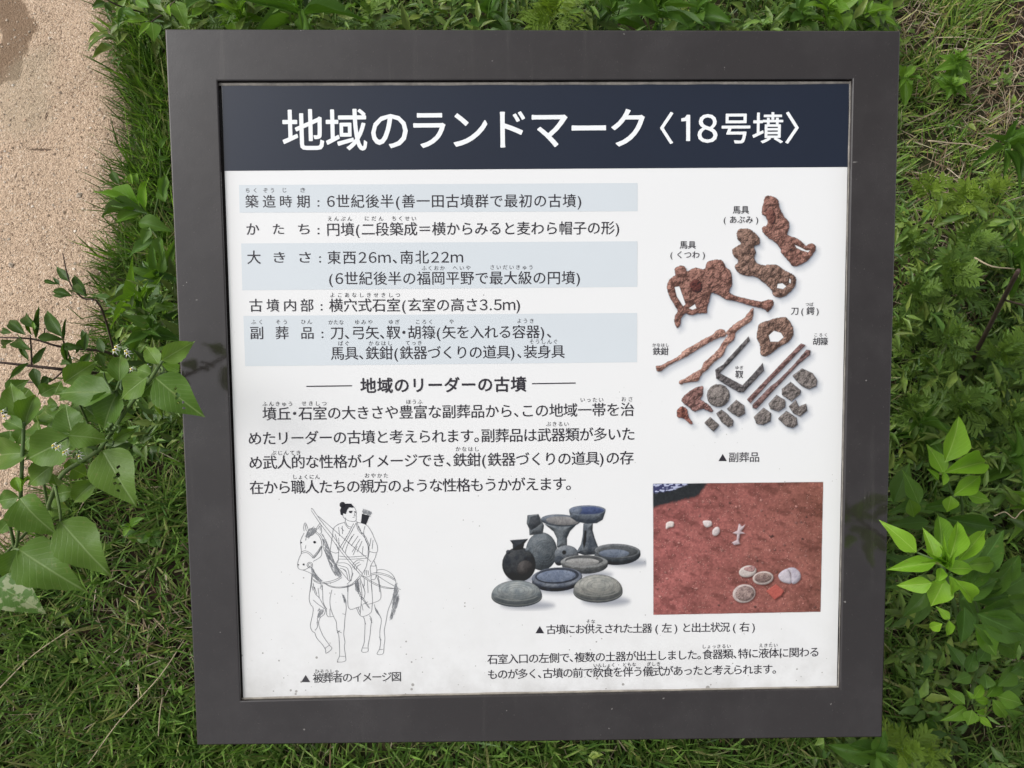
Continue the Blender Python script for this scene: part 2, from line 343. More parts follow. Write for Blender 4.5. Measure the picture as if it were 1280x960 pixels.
# loose grit lying on the path
def scatter_grit():
    n = 42000
    x = RNG.uniform(-2.2, -0.2, n); y = RNG.uniform(-0.9, 1.6, n); ok = (path_d(x, y) > 0.0) | ((path_d(x, y) > -0.06) & (RNG.random(n) < 0.25)); x = x[ok]; y = y[ok]; n = len(x)
    r = 0.0010 + 0.0021 * RNG.random(n) ** 4; r[RNG.random(n) < 0.006] *= 2.0
    base = np.array([(1, 0, 0), (0.2, 1, 0), (-1, 0.1, 0), (0, -1, 0.1), (0, 0, 0.8), (0.1, 0, -0.7)])
    T = np.array([(0, 1, 4), (1, 2, 4), (2, 3, 4), (3, 0, 4), (1, 0, 5), (2, 1, 5), (3, 2, 5), (0, 3, 5)])
    a = RNG.uniform(0, 6.28, n); ca, sa = np.cos(a), np.sin(a)
    B = base[None] * (1 + RNG.uniform(-0.35, 0.35, (n, 6, 3))) * r[:, None, None]
    V = np.stack([B[..., 0] * ca[:, None] - B[..., 1] * sa[:, None] + x[:, None], B[..., 0] * sa[:, None] + B[..., 1] * ca[:, None] + y[:, None],
                  B[..., 2] + path_z(x, y)[:, None] + r[:, None] * 0.25], 2)
    pal = np.array([(0.62, 0.52, 0.42), (0.52, 0.40, 0.30), (0.44, 0.34, 0.25), (0.78, 0.70, 0.60), (0.34, 0.27, 0.21), (0.60, 0.43, 0.31)])
    c = pal[RNG.choice(6, n, p=[.32, .28, .14, .1, .06, .1])] * RNG.uniform(0.8, 1.15, (n, 1))
    me = tri_mesh('gravel', V.reshape(-1, 3), (T[None] + 6 * np.arange(n)[:, None, None]).reshape(-1, 3), np.repeat(c, 6, 0), smooth=False)
    tag(link('gravel', me, M['grit']), 'fine loose grit scattered over the sandy path', 'gravel', kind='stuff')
scatter_grit()

# ------------------------------------------------------------------ the sign
OUT = np.array([(206, 36), (1126, 38), (1103, 922), (246, 932)], float)
INN = np.array([(272, 101), (1065.5, 99), (1050, 861), (301, 876)], float)
PAN = np.array([(277, 106), (1061.5, 104), (1046, 857.5), (304, 873)], float)
sign = empty('information_sign', (0, 0.02, 0))
tag(sign, 'square information board with brown frame and white printed panel, tilted above the grass', 'sign')
uo = board_uv(OUT, 0.0); ui = board_uv(INN, 0.0); REC = -0.0035; up = board_uv(PAN, REC)
def inset(q, d):
    c = q.mean(0); return q + np.sign(c - q) * d
def ring(quads):                                # list of (uv quad, height): a lofted closed strip
    V = np.concatenate([board_w(q, h) for q, h in quads]); F = []
    for i in range(len(quads) - 1):
        for j in range(4):
            a = i * 4 + j; b = i * 4 + (j + 1) % 4; F.append((a, b, b + 4, a + 4))
    return V, F
TH = 0.038
o2 = inset(uo, -0.0); prof = [(inset(uo, 0.004), -TH), (uo, -TH + 0.003), (uo, -0.0012), (inset(uo, 0.0005), -0.0004), (inset(uo, 0.0013), 0.0),
        (inset(ui, -0.0012), 0.0), (inset(ui, -0.0004), -0.0004), (ui, -0.0012), (ui, -0.0075)]
V, F = ring(prof); nb = len(V)
F.append((3, 2, 1, 0))
part('frame', V, F, M['frame'], sign)
# backing tray under the sheet
V = np.concatenate([board_w(ui, -0.007)]); part('backing', V, [(0, 3, 2, 1)], M['frame'], sign)
pv = np.concatenate([board_w(up, REC), board_w(up, REC - 0.003)])
panel = part('panel', pv, [(3, 2, 1, 0), (0, 1, 5, 4), (1, 2, 6, 5), (2, 3, 7, 6), (3, 0, 4, 7)], M['panel'], sign, uv=[(0, 1), (1, 1), (1, 0), (0, 0)] * 2)
def strip(a, b, wpx_in, m, name, h=-0.0024):
    P = np.array([a, b, (b[0] + wpx_in[2], b[1] + wpx_in[3]), (a[0] + wpx_in[0], a[1] + wpx_in[1])], float)
    n = 60; A = board_uv(P, h); t = np.linspace(0, 1, n)[:, None]
    top = A[0] * (1 - t) + A[1] * t; bot = A[3] * (1 - t) + A[2] * t
    j = ((fbm(np.linspace(0, 22, n), np.zeros(n), len(a) + int(a[1]), 3) - 0.5) * 0.0010)[:, None]
    bot = bot + (bot - top) / (np.linalg.norm(bot - top, axis=1)[:, None] + 1e-9) * j
    mid = (top + bot) / 2
    V = np.concatenate([board_w(top, h - 0.001), board_w(mid, h), board_w(bot, h - 0.001)])
    F = [(i, i + 1, n + i + 1, n + i) for i in range(n - 1)] + [(n + i, n + i + 1, 2 * n + i + 1, 2 * n + i) for i in range(n - 1)]
    part(name, V, F, m, sign, True)
strip((273, 103), (1064.5, 101), (0, 4, 0, 3.6), M['seal'], 'sealant')
strip((1065, 101), (1049.8, 860), (-2.6, 0, -2.0, 0), M['seal'], 'sealant')
strip((302, 875.4), (1050, 860.4), (0, -3, 0, -2.6), M['seal2'], 'sealant')
k = NT('dull_painted_steel'); k.pbr(k.mix(k.noise(30, 5, k.pos()), (0.03, 0.026, 0.025), (0.06, 0.053, 0.05)), 0.6); M['steel'] = k.m
# back pedestal and foot, hidden under the board
def box_part(name, x0, x1, y0, y1, z0, z1, m, parent, bev=0.002, top=None):
    V = [(x0, y0, z0), (x1, y0, z0), (x1, y1, z0), (x0, y1, z0)]
    zt = top if top else (lambda y: z1)
    V += [(x0, y0, zt(y0)), (x1, y0, zt(y0)), (x1, y1, zt(y1)), (x0, y1, zt(y1))]
    o = part(name, V, [(3, 2, 1, 0), (4, 5, 6, 7), (0, 1, 5, 4), (1, 2, 6, 5), (2, 3, 7, 6), (3, 0, 4, 7)], m, parent)
    b = o.modifiers.new('bevel', 'BEVEL'); b.width = bev; b.segments = 2; return o
under = lambda y: BC[2] + math.tan(TILT) * (y - 0) - (TH) / math.cos(TILT) + 0.0
for sx in (-0.15, 0.15):
    box_part('post', sx - 0.03, sx + 0.03, -0.01, 0.05, -0.05, 0.5, M['steel'], sign, top=under)
    box_part('base_plate', sx - 0.07, sx + 0.07, -0.05, 0.09, -0.03, 0.012, M['steel'], sign)

# ---- flat print
LAY = [0]
def flat(name, P2, F, m, lift, parent=panel, px=True, uv=None):
    h = REC + lift; q = board_uv(P2, h) if px else np.asarray(P2)
    if q.shape[1] == 3: h = h + q[:, 2]; q = q[:, :2]
    return part(name, board_w(q, h), F, m, parent, uv=uv)
def quad(name, P, m, lift, n=1):
    return flat(name, P, [(3, 2, 1, 0)], m, lift)
quad('title_band', [(277.2, 106.2), (1061.3, 104.2), (1059.8, 208.8), (280.6, 213.6)], M['band'], 0.0001)
for P in ([(298.8, 231.2), (797, 228.8), (797, 264), (299.5, 265.8)], [(301.5, 304.3), (796.8, 301.6), (796.6, 358.6), (303, 362.8)], [(304.3, 394.9), (796.4, 391.2), (796.2, 452.8), (306.5, 457.7)]):
    quad('pale_blue_band', P, M['blue'], 0.0001)

_gc = bpy.data.curves.new('glyph', 'FONT'); _go = bpy.data.objects.new('glyph', _gc); COL.objects.link(_go); _gl = {}
def glyph(ch, bold):
    k_ = (ch, bold)
    if k_ not in _gl:
        _gc.body = chr(ord(ch) + 0xFEE0) if ch in '0123456789m' else ch; _gc.size = 1; _gc.resolution_u = 3
        dg = bpy.context.evaluated_depsgraph_get(); dg.update()
        me = bpy.data.meshes.new_from_object(_go.evaluated_get(dg))
        v2 = np.array([v.co[:2] for v in me.vertices]).reshape(-1, 2); f2 = [tuple(p.vertices) for p in me.polygons]; bpy.data.meshes.remove(me)
        sh = [(0, 0)] if not len(v2) else ([(-bold, -bold * .6), (bold, bold * .6)] if bold < 0.01 else [(bold * math.cos(a_), bold * math.sin(a_)) for a_ in (0.4, 1.45, 2.5, 3.54, 4.6, 5.65)])
        _gl[k_] = (np.concatenate([v2 + np.array(q) for q in sh]), [tuple(i + j * len(v2) for i in f) for j in range(len(sh)) for f in f2], np.concatenate([np.full(len(v2), j * 1.2e-5) for j in range(len(sh))]))
    return _gl[k_]
def adv(ch):
    if ch in '、。': return 0.5, 0, 1
    if ch == '・': return 0.5, -0.25, 1
    if ch in '()': return 0.46, 0.04, 1
    if ch == ':': return 0.5, 0.12, 1
    if ch in '0123456789': return 0.66, -0.16, 1.0
    if ch == '.': return 0.33, 0.06, 1
    if ch == 'm': return 0.92, -0.04, 1.0
    if ch == ' ': return 0.3, 0, 1
    return 1.0, 0, 1
def text(s, L, Rr, em, m='ink', bold=0.009, name='text_line', parent=panel, lift=0.0002, into=None):
    items = []; x = 0
    for ch in s:
        a, off, sx = adv(ch)
        if ch != ' ':
            V, F, Z = glyph(ch, bold)
            if len(V): items.append((x, V * np.array([sx, 1]) + np.array([off, 0]), F, Z))
        x += a
    uvl, uvr = board_uv([L, Rr], REC + lift); d = uvr - uvl; W = np.linalg.norm(d); d = d / W; n = np.array([-d[1], d[0]])
    # metres per px near here
    q = board_uv([((L[0] + Rr[0]) / 2, (L[1] + Rr[1]) / 2), ((L[0] + Rr[0]) / 2, (L[1] + Rr[1]) / 2 + 1)], REC); E_ = em * np.linalg.norm(q[1] - q[0])
    x0 = items[0][1][:, 0].min(); x1 = items[-1][1][:, 0].max(); span = items[-1][0] - items[0][0]
    if span > 0: kx = (W / E_ - (x1 - x0)) / span; off0 = -x0; sc = 1
    else: kx = 1; off0 = -x0; sc = W / E_ / (x1 - x0)
    VV, FF, ZZ = [], [], []; b = 0
    for x, V, F, Z in items:
        ZZ.append(Z)
        X = (V[:, 0] + off0) * sc + (x - items[0][0]) * kx; Y = V[:, 1] - 0.38
        VV.append(uvl + E_ * (X[:, None] * d + Y[:, None] * n)); FF += [tuple(i + b for i in f) for f in F]; b += len(V)
    V3 = np.concatenate([np.concatenate(VV), np.concatenate(ZZ)[:, None]], 1)
    if into is not None: into.append((V3, FF)); return
    return flat(name, V3, FF, M[m], lift, parent, px=False)
def merged(name, lst, m='ink', lift=0.0002):
    VV, FF, b = [], [], 0
    for V, F in lst:
        if V.shape[1] == 2: V = np.concatenate([V, np.zeros((len(V), 1))], 1)
        VV.append(V); FF += [tuple(i + b for i in f) for f in F]; b += len(V)
    return flat(name, np.concatenate(VV), FF, M[m], lift, px=False)
def ruby(lst, em=6.6):
    out = []
    for s, x0, x1, y in lst: text(s, (x0, y), (x1, y), em, into=out, bold=0.003)
    merged('furigana', out)

# title
T = []
text('地域の', (352.8, 162.8), (509.7, 161.8), 55.5, into=T, bold=0.0125, lift=0.0003)
text('ランドマーク', (516.6, 161.8), (806, 159.6), 54, into=T, bold=0.0125, lift=0.0003)
text('〈', (825, 160), (841.5, 160), 42, into=T, bold=0.0125, lift=0.0003)
T.append((board_uv([(857.6, 176.4), (862.6, 176.4), (862.6, 143.6), (858.4, 143.6), (856.0, 147.0), (851.4, 148.2), (851.4, 151.9), (857.6, 151.4)], REC), [(0, 1, 2, 3, 4, 5, 6, 7)]))
text('8', (872, 160), (897, 160), 46, into=T, bold=0.012, lift=0.0003)
text('号墳', (902, 160), (979, 159.6), 41.5, into=T, bold=0.0105, lift=0.0003)
text('〉', (982, 159.6), (998.5, 159.6), 42, into=T, bold=0.0125, lift=0.0003)
merged('title_text', T, 'white', 0.0003)

def row(label, y, xs, colon, body, L, Rr, em=18.0):
    o = []
    for ch, (a, b) in zip(label, xs): text(ch, (a, y), (b, y), (b - a) / 0.93, into=o)
    if colon: text(':', (colon - 1.3, y), (colon + 1.3, y), 17, into=o)
    text(body, L, Rr, em, into=o); merged('text_line', o)
row('築造時期', 251.7, [(306.6, 323), (328.5, 344.5), (350, 365), (371, 387)], 398, '6世紀後半(善一田古墳群で最初の古墳)', (408.8, 251.5), (726.6, 250.8))
row('かたち', 286.3, [(308, 324), (341, 355), (372.5, 387)], 398, '円墳(二段築成＝横からみると麦わら帽子の形)', (409, 286.7), (774, 284.6))
row('大きさ', 321.6, [(309, 326), (342, 356.5), (374, 388.7)], 400, '東西26m、南北22m', (409.2, 321.8), (578.9, 321.2))
row('', 0, [], None, '(6世紀後半の福岡平野で最大級の円墳)', (411.3, 348), (725, 347))
row('古墳内部', 381.6, [(311.7, 328), (333, 349), (355, 370), (375.5, 391.7)], 401.8, '横穴式石室(玄室の高さ3.5m)', (411.3, 381.6), (650, 380.6))
row('副葬品', 416, [(312.8, 329), (344.4, 360.7), (376.5, 392)], 403, '刀、弓矢、靫・胡簶(矢を入れる容器)、', (413, 416), (689, 414.4))
row('', 0, [], None, '馬具、鉄鉗(鉄器づくりの道具)、装身具', (413.4, 441.6), (706, 439.2))
text('地域のリーダーの古墳', (450.3, 482), (658, 480), 20.3, bold=0.022, name='heading_text')
for (x0, y0, x1, y1) in ((383, 483, 440, 482.2), (665, 479.6, 719.6, 478.8)):
    flat('heading_rule', [(x0, y0 - 0.7), (x1, y1 - 0.7), (x1, y1 + 0.7), (x0, y0 + 0.7)], [(3, 2, 1, 0)], M['ink'], 0.0002)
text('墳丘・石室の大きさや豊富な副葬品から、この地域一帯を治', (328, 517.2), (792.6, 511.6), 18.3)
text('めたリーダーの古墳と考えられます。副葬品は武器類が多いた', (310.7, 548), (793, 542.2), 18.3)
text('め武人的な性格がイメージでき、鉄鉗(鉄器づくりの道具)の存', (311.7, 578.2), (792, 572), 18.3)
text('在から職人たちの親方のような性格もうかがえます。', (312, 609.4), (713.5, 604.5), 18.3)
ruby([('ちく', 307, 320.6, 237.9), ('ぞう', 329, 342.5, 237.8), ('じ', 353.5, 358, 237.6), ('き', 375.5, 381.5, 237.5)])
ruby([('えんぷん', 409.7, 440, 273.3), ('にだん', 456, 479, 273), ('ちくせい', 490, 520, 273)])
ruby([('ふくおか', 527, 556, 335), ('へいや', 566, 588, 334.7), ('さいだいきゅう', 613, 665.6, 334)])
ruby([('よこあなしきせきしつ', 413, 500, 368.7)])
ruby([('ふく', 314, 327.5, 402.4), ('そう', 345, 358.5, 402.4), ('ひん', 376.5, 390, 402.2), ('かたな', 410.6, 429.6, 402.8), ('ゆみや', 444, 465.5, 402.6), ('ゆぎ', 486, 499.5, 402.4), ('ころく', 520, 540, 402.2), ('や', 561.6, 567, 401.8), ('ようき', 646.6, 667, 401)])
ruby([('ばぐ', 423, 436, 429.2), ('かなはし', 461, 490, 429), ('てっき', 507, 527, 428.6), ('そうしんぐ', 661.8, 696.6, 427)])
ruby([('ふんきゅう', 328, 365, 504.7), ('せきしつ', 377, 408, 504.3), ('ほうふ', 508, 528, 502.2), ('いったい', 725.7, 754, 499.6), ('おさ', 777, 790.5, 498.8)])
ruby([('ぶきるい', 682.5, 710.7, 530)])
ruby([('ぶじんてき', 339, 375.4, 566), ('かなはし', 569.6, 598.5, 561.2)])
ruby([('しょくにん', 366.6, 399.7, 596), ('おやかた', 456, 485, 594.4)])
def marker(x0, x1, y, h=9):
    return board_uv([(x0, y + h / 2), (x1, y + h / 2), ((x0 + x1) / 2, y - h / 2)], REC), [(0, 1, 2)]
o = [marker(376.6, 387.6, 848)]; text('被葬者のイメージ図', (391, 847.6), (501.2, 845.6), 13.2, into=o); text('ひそうしゃ', (394, 839.4), (423, 839), 5.6, into=o); merged('caption_text', o, 'inkg')
o = [marker(898, 908.5, 571.8)]; text('副葬品', (911, 571.6), (949, 571.2), 13.4, into=o); merged('caption_text', o)
o = [marker(669.3, 680, 787)]; text('古墳にお供えされた土器 ( 左 ) と出土状況 ( 右 )', (682.8, 786.8), (943.6, 783.4), 13, into=o); text('そな', (733, 776.9), (743.7, 776.7), 5.4, into=o); merged('caption_text', o)
o = []; text('石室入口の左側で、複数の土器が出土しました。食器類、特に液体に関わる', (609, 824.2), (1023, 814.8), 13.4, into=o)
text('しょっきるい', (878.5, 808.2), (913.3, 807.6), 5.4, into=o); text('えきたい', (949, 806.8), (972, 806.4), 5.4, into=o); merged('text_line', o)
o = []; text('ものが多く、古墳の前で飲食を伴う儀式があったと考えられます。', (610, 843), (970, 836.2), 13.4, into=o)
text('いんしょく', (742, 831.7), (767.8, 831.2), 5.4, into=o); text('ともな', (779, 830.8), (795, 830.5), 5.4, into=o); text('ぎしき', (809, 830.2), (825, 829.8), 5.4, into=o); merged('text_line', o)
def lab(lines):
    o = []
    for s, x0, x1, y, e in lines: text(s, (x0, y), (x1, y), e, into=o, lift=0.0004)
    merged('picture_label', o, lift=0.0004)
lab([('馬具', 916, 936.2, 262.2, 10.6), ('( あぶみ )', 904.7, 947.7, 274.5, 10.2)])
lab([('馬具', 849.6, 869.8, 306, 10.6), ('( くつわ )', 838, 881, 318.3, 10.2)])
lab([('刀 ( 鍔 )', 988.7, 1023.3, 388.6, 10.6), ('つば', 1007, 1016.6, 380.4, 5)])
lab([('鉄鉗', 816, 835.6, 439, 10.4), ('かなはし', 815.5, 836, 431.2, 5)])
lab([('靫', 919, 929, 468, 10.6), ('ゆぎ', 919.4, 929, 459.6, 5)])
lab([('胡簶', 1016, 1035, 426.6, 10.4), ('ころく', 1018, 1033.5, 418.6, 5)])
bpy.data.objects.remove(_go)

# ---- line drawing of the rider
ZE = lambda P: [(360 + x / 8.0, 620 + y / 8.0) for x, y in P]
ZF = lambda P: [(360 + x / 6.4, 710 + y / 6.4) for x, y in P]
DV, DF = [], []
def ribbon(P, wpx=0.52, sm=True):
    Q = smooth_line(P, 5) if sm and len(P) > 2 else np.array(P, float)
    t = np.gradient(Q, axis=0); t /= np.linalg.norm(t, axis=1)[:, None] + 1e-9; n = np.stack([-t[:, 1], t[:, 0]], 1)
    b = sum(len(v) for v in DV); m_ = len(Q)
    DV.append(np.concatenate([Q + n * wpx / 2, Q - n * wpx / 2])); DF.extend([(b + i, b + i + 1, b + m_ + i + 1, b + m_ + i) for i in range(m_ - 1)])
E1 = [[(232,135),(245,130),(330,250),(450,400),(560,560),(740,775)], [(232,145),(320,275),(430,420),(540,570),(720,785)], [(300,200),(450,330),(620,480),(790,620),(830,660)],
 [(740,790),(830,850),(920,895),(1000,915),(1110,930),(1125,938)], [(735,800),(830,865),(920,908),(1000,925),(1080,925)],
 [(160,350),(155,310),(172,268),(205,345),(195,360)], [(172,285),(178,330),(185,350)], [(285,320),(322,275),(335,350),(325,380)], [(300,330),(318,300),(322,345)],
 [(175,445),(185,390),(200,345),(240,320),(290,330)], [(200,420),(225,350)], [(215,410),(250,350)], [(240,395),(285,350)], [(180,420),(205,360)], [(228,400),(265,345)],
 [(160,370),(130,430),(125,470),(132,570),(110,620),(95,680),(105,725),(150,740),(200,720),(215,700)], [(180,490),(170,530)],
 [(130,560),(170,548),(215,565),(250,600)], [(130,575),(175,565),(210,580),(245,615)], [(330,500),(290,560),(240,620)], [(345,505),(300,575),(255,625)], [(338,503),(296,568),(248,622)],
 [(270,365),(310,400),(335,460),(335,510)], [(285,360),(330,400),(350,460),(350,510)], [(335,510),(330,600),(250,655)],
 [(150,740),(235,780),(240,830)], [(232,710),(242,760),(290,820),(335,855)], [(240,720),(262,770),(300,815),(345,850)], [(250,730),(275,780),(320,830)],
 [(350,510),(370,560),(400,640),(440,740),(480,800)], [(335,380),(380,450),(430,580),(480,690),(560,790),(610,850)],
 [(245,830),(300,860),(380,860),(460,840),(530,805)], [(250,845),(310,875),(390,873),(470,855),(540,815)], [(345,860),(430,900),(520,910),(620,890),(690,830),(725,785)], [(365,875),(430,910),(520,920),(625,900),(700,840),(732,800)],
 [(240,780),(235,870),(220,960)], [(250,880),(262,930)], [(240,900),(250,945)], [(330,890),(320,930)], [(345,890),(338,940)],
 [(548,190),(555,215),(600,245),(650,255),(678,245),(680,200),(680,150),(662,112)], [(610,163),(640,160)], [(664,158),(680,162)], [(662,170),(668,195),(655,200)], [(645,215),(665,212)],
 [(572,215),(572,260)], [(678,245),(690,262)], [(572,260),(500,285),(455,325),(445,390),(430,480),(420,550)], [(420,550),(470,570),(505,565)], [(505,420),(510,500),(505,570),(500,650),(480,690)], [(420,565),(440,630),(455,660)],
 [(690,262),(780,288),(830,350),(865,430),(893,500),(885,565),(810,555)], [(810,555),(800,500),(770,430)], [(770,300),(755,370),(775,440)],
 [(885,565),(870,620),(830,690),(820,730)], [(810,560),(795,640),(780,710),(745,775)], [(745,775),(735,800),(790,810),(825,790),(820,730)], [(770,740),(765,790)], [(785,740),(785,795)], [(800,745),(805,790)],
 [(572,262),(600,300),(630,310)], [(560,265),(600,320),(620,325)], [(655,275),(600,380),(540,480),(520,520)], [(680,270),(620,380),(560,490),(540,540)],
 [(680,265),(700,340),(760,410),(795,480),(800,560),(795,650)], [(692,262),(712,335),(772,405),(806,480),(810,560)],
 [(540,300),(545,380)], [(505,310),(515,400)], [(660,380),(600,470)], [(700,400),(630,500)], [(720,430),(640,560)], [(740,450),(690,560)], [(590,400),(560,450)], [(470,380),(490,450)], [(830,420),(815,500)], [(850,440),(840,530)],
 [(640,400),(590,500),(570,570)], [(690,500),(650,590)], [(750,500),(740,590)], [(530,320),(560,350)], [(480,480),(500,540)], [(705,300),(740,380)],
 [(505,600),(600,610),(700,605),(785,595)], [(500,630),(600,632),(700,628),(785,622)], [(500,640),(480,680),(530,700),(590,720),(610,780),(620,850)], [(500,670),(570,670),(620,700),(640,760),(630,850)],
 [(650,720),(650,680),(700,640),(760,650)], [(660,735),(670,690),(715,660)], [(680,745),(690,705),(730,680)], [(520,720),(570,740),(590,790),(600,840)], [(545,725),(580,760)],
 [(890,740),(950,735),(1020,765),(1065,820),(1085,900),(1090,960)], [(830,775),(900,765),(1000,790),(1065,830)], [(830,790),(900,780),(1000,805),(1068,845)], [(885,790),(960,840),(1060,900)], [(860,650),(885,720),(885,770)], [(820,700),(870,700),(885,690)], [(880,790),(905,860),(915,960)],
 [(835,785),(830,830),(870,830),(880,790)], [(690,830),(700,960)], [(720,820),(770,960)], [(760,820),(765,900)], [(830,830),(840,960)], [(595,900),(595,960)]]
F1 = [[(190,50),(180,150),(168,240),(180,290),(200,320),(195,380),(178,455),(190,500),(215,520)], [(215,520),(230,560),(280,620),(300,655),(305,683),(350,645),(330,615),(290,560),(265,510),(245,450),(255,400),(290,370),(300,330)], [(293,645),(330,618)],
 [(200,120),(215,200),(250,240),(290,310),(310,325)], [(255,110),(275,170),(280,270),(305,325)], [(200,255),(240,290),(300,330)], [(210,150),(230,210)], [(240,160),(250,240)], [(250,330),(260,345),(235,400),(240,440)], [(215,500),(235,470),(230,430)],
 [(350,175),(335,250),(340,320),(365,390),(385,430),(390,490),(405,540),(410,610),(412,700),(395,750),(457,745),(460,710),(450,630),(455,590),(445,530),(450,480),(455,400),(465,320),(455,250),(440,215)], [(410,705),(455,708)], [(390,500),(410,510),(430,520)], [(392,520),(415,500)],
 [(435,365),(455,372)], [(305,325),(315,385),(362,388)], [(335,325),(335,385)], [(480,130),(485,320),(575,310)], [(600,255),(645,320)], [(608,250),(655,325)],
 [(575,100),(590,200),(585,280),(575,380)], [(545,315),(570,370),(600,388),(660,360),(672,310),(675,240),(665,130)], [(560,315),(578,360)], [(600,130),(615,200),(605,250)], [(635,100),(640,200)], [(590,290),(600,340)], [(640,270),(600,290)],
 [(720,60),(735,150),(740,245),(680,280),(640,290)], [(600,390),(615,430),(612,540),(608,600),(588,668),(638,668),(640,620),(655,540),(662,460),(668,410),(650,380)], [(598,640),(636,640)], [(655,400),(672,440)], [(612,430),(622,450)],
 [(690,290),(705,350),(745,405),(735,500),(735,560),(740,600),(730,650),(712,690),(760,685),(768,620),(775,560),(770,500),(785,420),(800,340),(830,260),(855,160)], [(725,655),(762,650)], [(730,550),(745,580)], [(700,320),(720,360)],
 [(455,250),(440,215),(450,280)], [(520,40),(500,100),(470,130)], [(340,150),(400,160),(470,150),(520,130),(570,90)]]
for l in E1: ribbon(ZE(l))
for l in F1: ribbon(ZF(l))
def circ(cx, cy, r, n=14): return [(cx + r * math.cos(i * 2 * math.pi / n), cy + r * math.sin(i * 2 * math.pi / n)) for i in range(n + 1)]
for c_ in (circ(218, 690, 28), circ(218, 690, 15)): ribbon(ZE(c_))
for cx, cy in ((545,130),(553,155),(560,180),(570,200),(582,222),(592,243)): ribbon(ZF(circ(cx, cy, 9, 8)), 0.8, False)
flat('horse_rider_drawing', np.concatenate(DV), DF, M['line'], 0.0002)
def fills(name, polys, m, lift):
    V, F, b = [], [], 0
    for P in polys: V += list(P); F.append(tuple(range(b, b + len(P)))); b += len(P)
    flat(name, V, F, M[m], lift)
rnd = random.Random(4)
DV, DF = [], []
def hatch_fill(poly, n, ang, L, jit=0.15, wpx=0.5):
    P = np.array(poly); lo, hi = P.min(0), P.max(0); c_ = 0
    while c_ < n:
        x, y = rnd.uniform(lo[0], hi[0]), rnd.uniform(lo[1], hi[1])
        if sdf(P, np.array([x]), np.array([y]))[0] > 0:
            a = ang + rnd.uniform(-jit, jit); l = L * rnd.uniform(0.6, 1.2); ribbon([(x - l * math.cos(a) / 2, y - l * math.sin(a) / 2), (x + l * math.cos(a) / 2, y + l * math.sin(a) / 2)], wpx); c_ += 1
hatch_fill(ZE([(345,380),(350,470),(375,560),(430,700),(470,800),(540,800),(500,720),(440,620),(390,480)]), 150, 1.1, 5)
hatch_fill(ZF([(860,110),(880,180),(885,260),(860,340),(825,420),(812,400),(835,330),(840,230),(850,160)]), 120, 1.9, 6)
hatch_fill(ZE([(175,440),(190,350),(240,315),(295,335),(270,370),(215,410)]), 50, 2.2, 5)
hatch_fill(ZE([(235,690),(260,760),(340,850),(310,860),(245,800)]), 50, 0.9, 4)
hatch_fill(ZF([(240,330),(290,340),(270,370),(245,400),(230,440),(240,370)]), 30, 2.0, 4)
hatch_fill(ZF([(430,210),(460,240),(468,300),(450,260)]), 16, 1.3, 4)
hatch_fill(ZF([(690,290),(720,350),(745,400),(705,350)]), 14, 1.0, 4)
hatch_fill(ZE([(752,135),(840,165),(820,200),(740,175)]), 60, 1.3, 3)
hatch_fill(ZE([(665,860),(705,860),(715,960),(680,960)]), 50, 1.3, 4, wpx=0.7)
tag(flat('drawing_hatching', np.concatenate(DV), DF, M['hatch'], 0.00025), kind='stuff')
for nm_, P_ in zip(['drawn_hair', 'drawn_topknot', 'drawn_quiver', 'drawn_eye', 'drawn_eye', 'drawn_nostril', 'drawn_nostril', 'drawn_eyebrow', 'drawn_eye', 'drawn_eye'], [ZE([(525,182),(520,140),(538,100),(580,76),(630,76),(662,112),(640,118),(610,112),(590,140),(575,182),(552,170),(546,195),(530,188)]), ZE(circ(544, 88, 29)[:-1]),
    ZE([(740,178),(815,198),(780,285),(728,268)]), ZE(circ(265, 462, 13)[:-1]), ZE(circ(130, 465, 8)[:-1]), ZE(circ(155, 685, 10)[:-1]), ZE(circ(103, 688, 7)[:-1]),
    ZE([(606,150),(645,148),(642,157),(610,160)]), ZE([(612,160),(640,160),(634,170),(618,170)]), ZE([(660,152),(680,156),(678,168),(664,164)])]): fills(nm_, [P_], 'black', 0.0003)

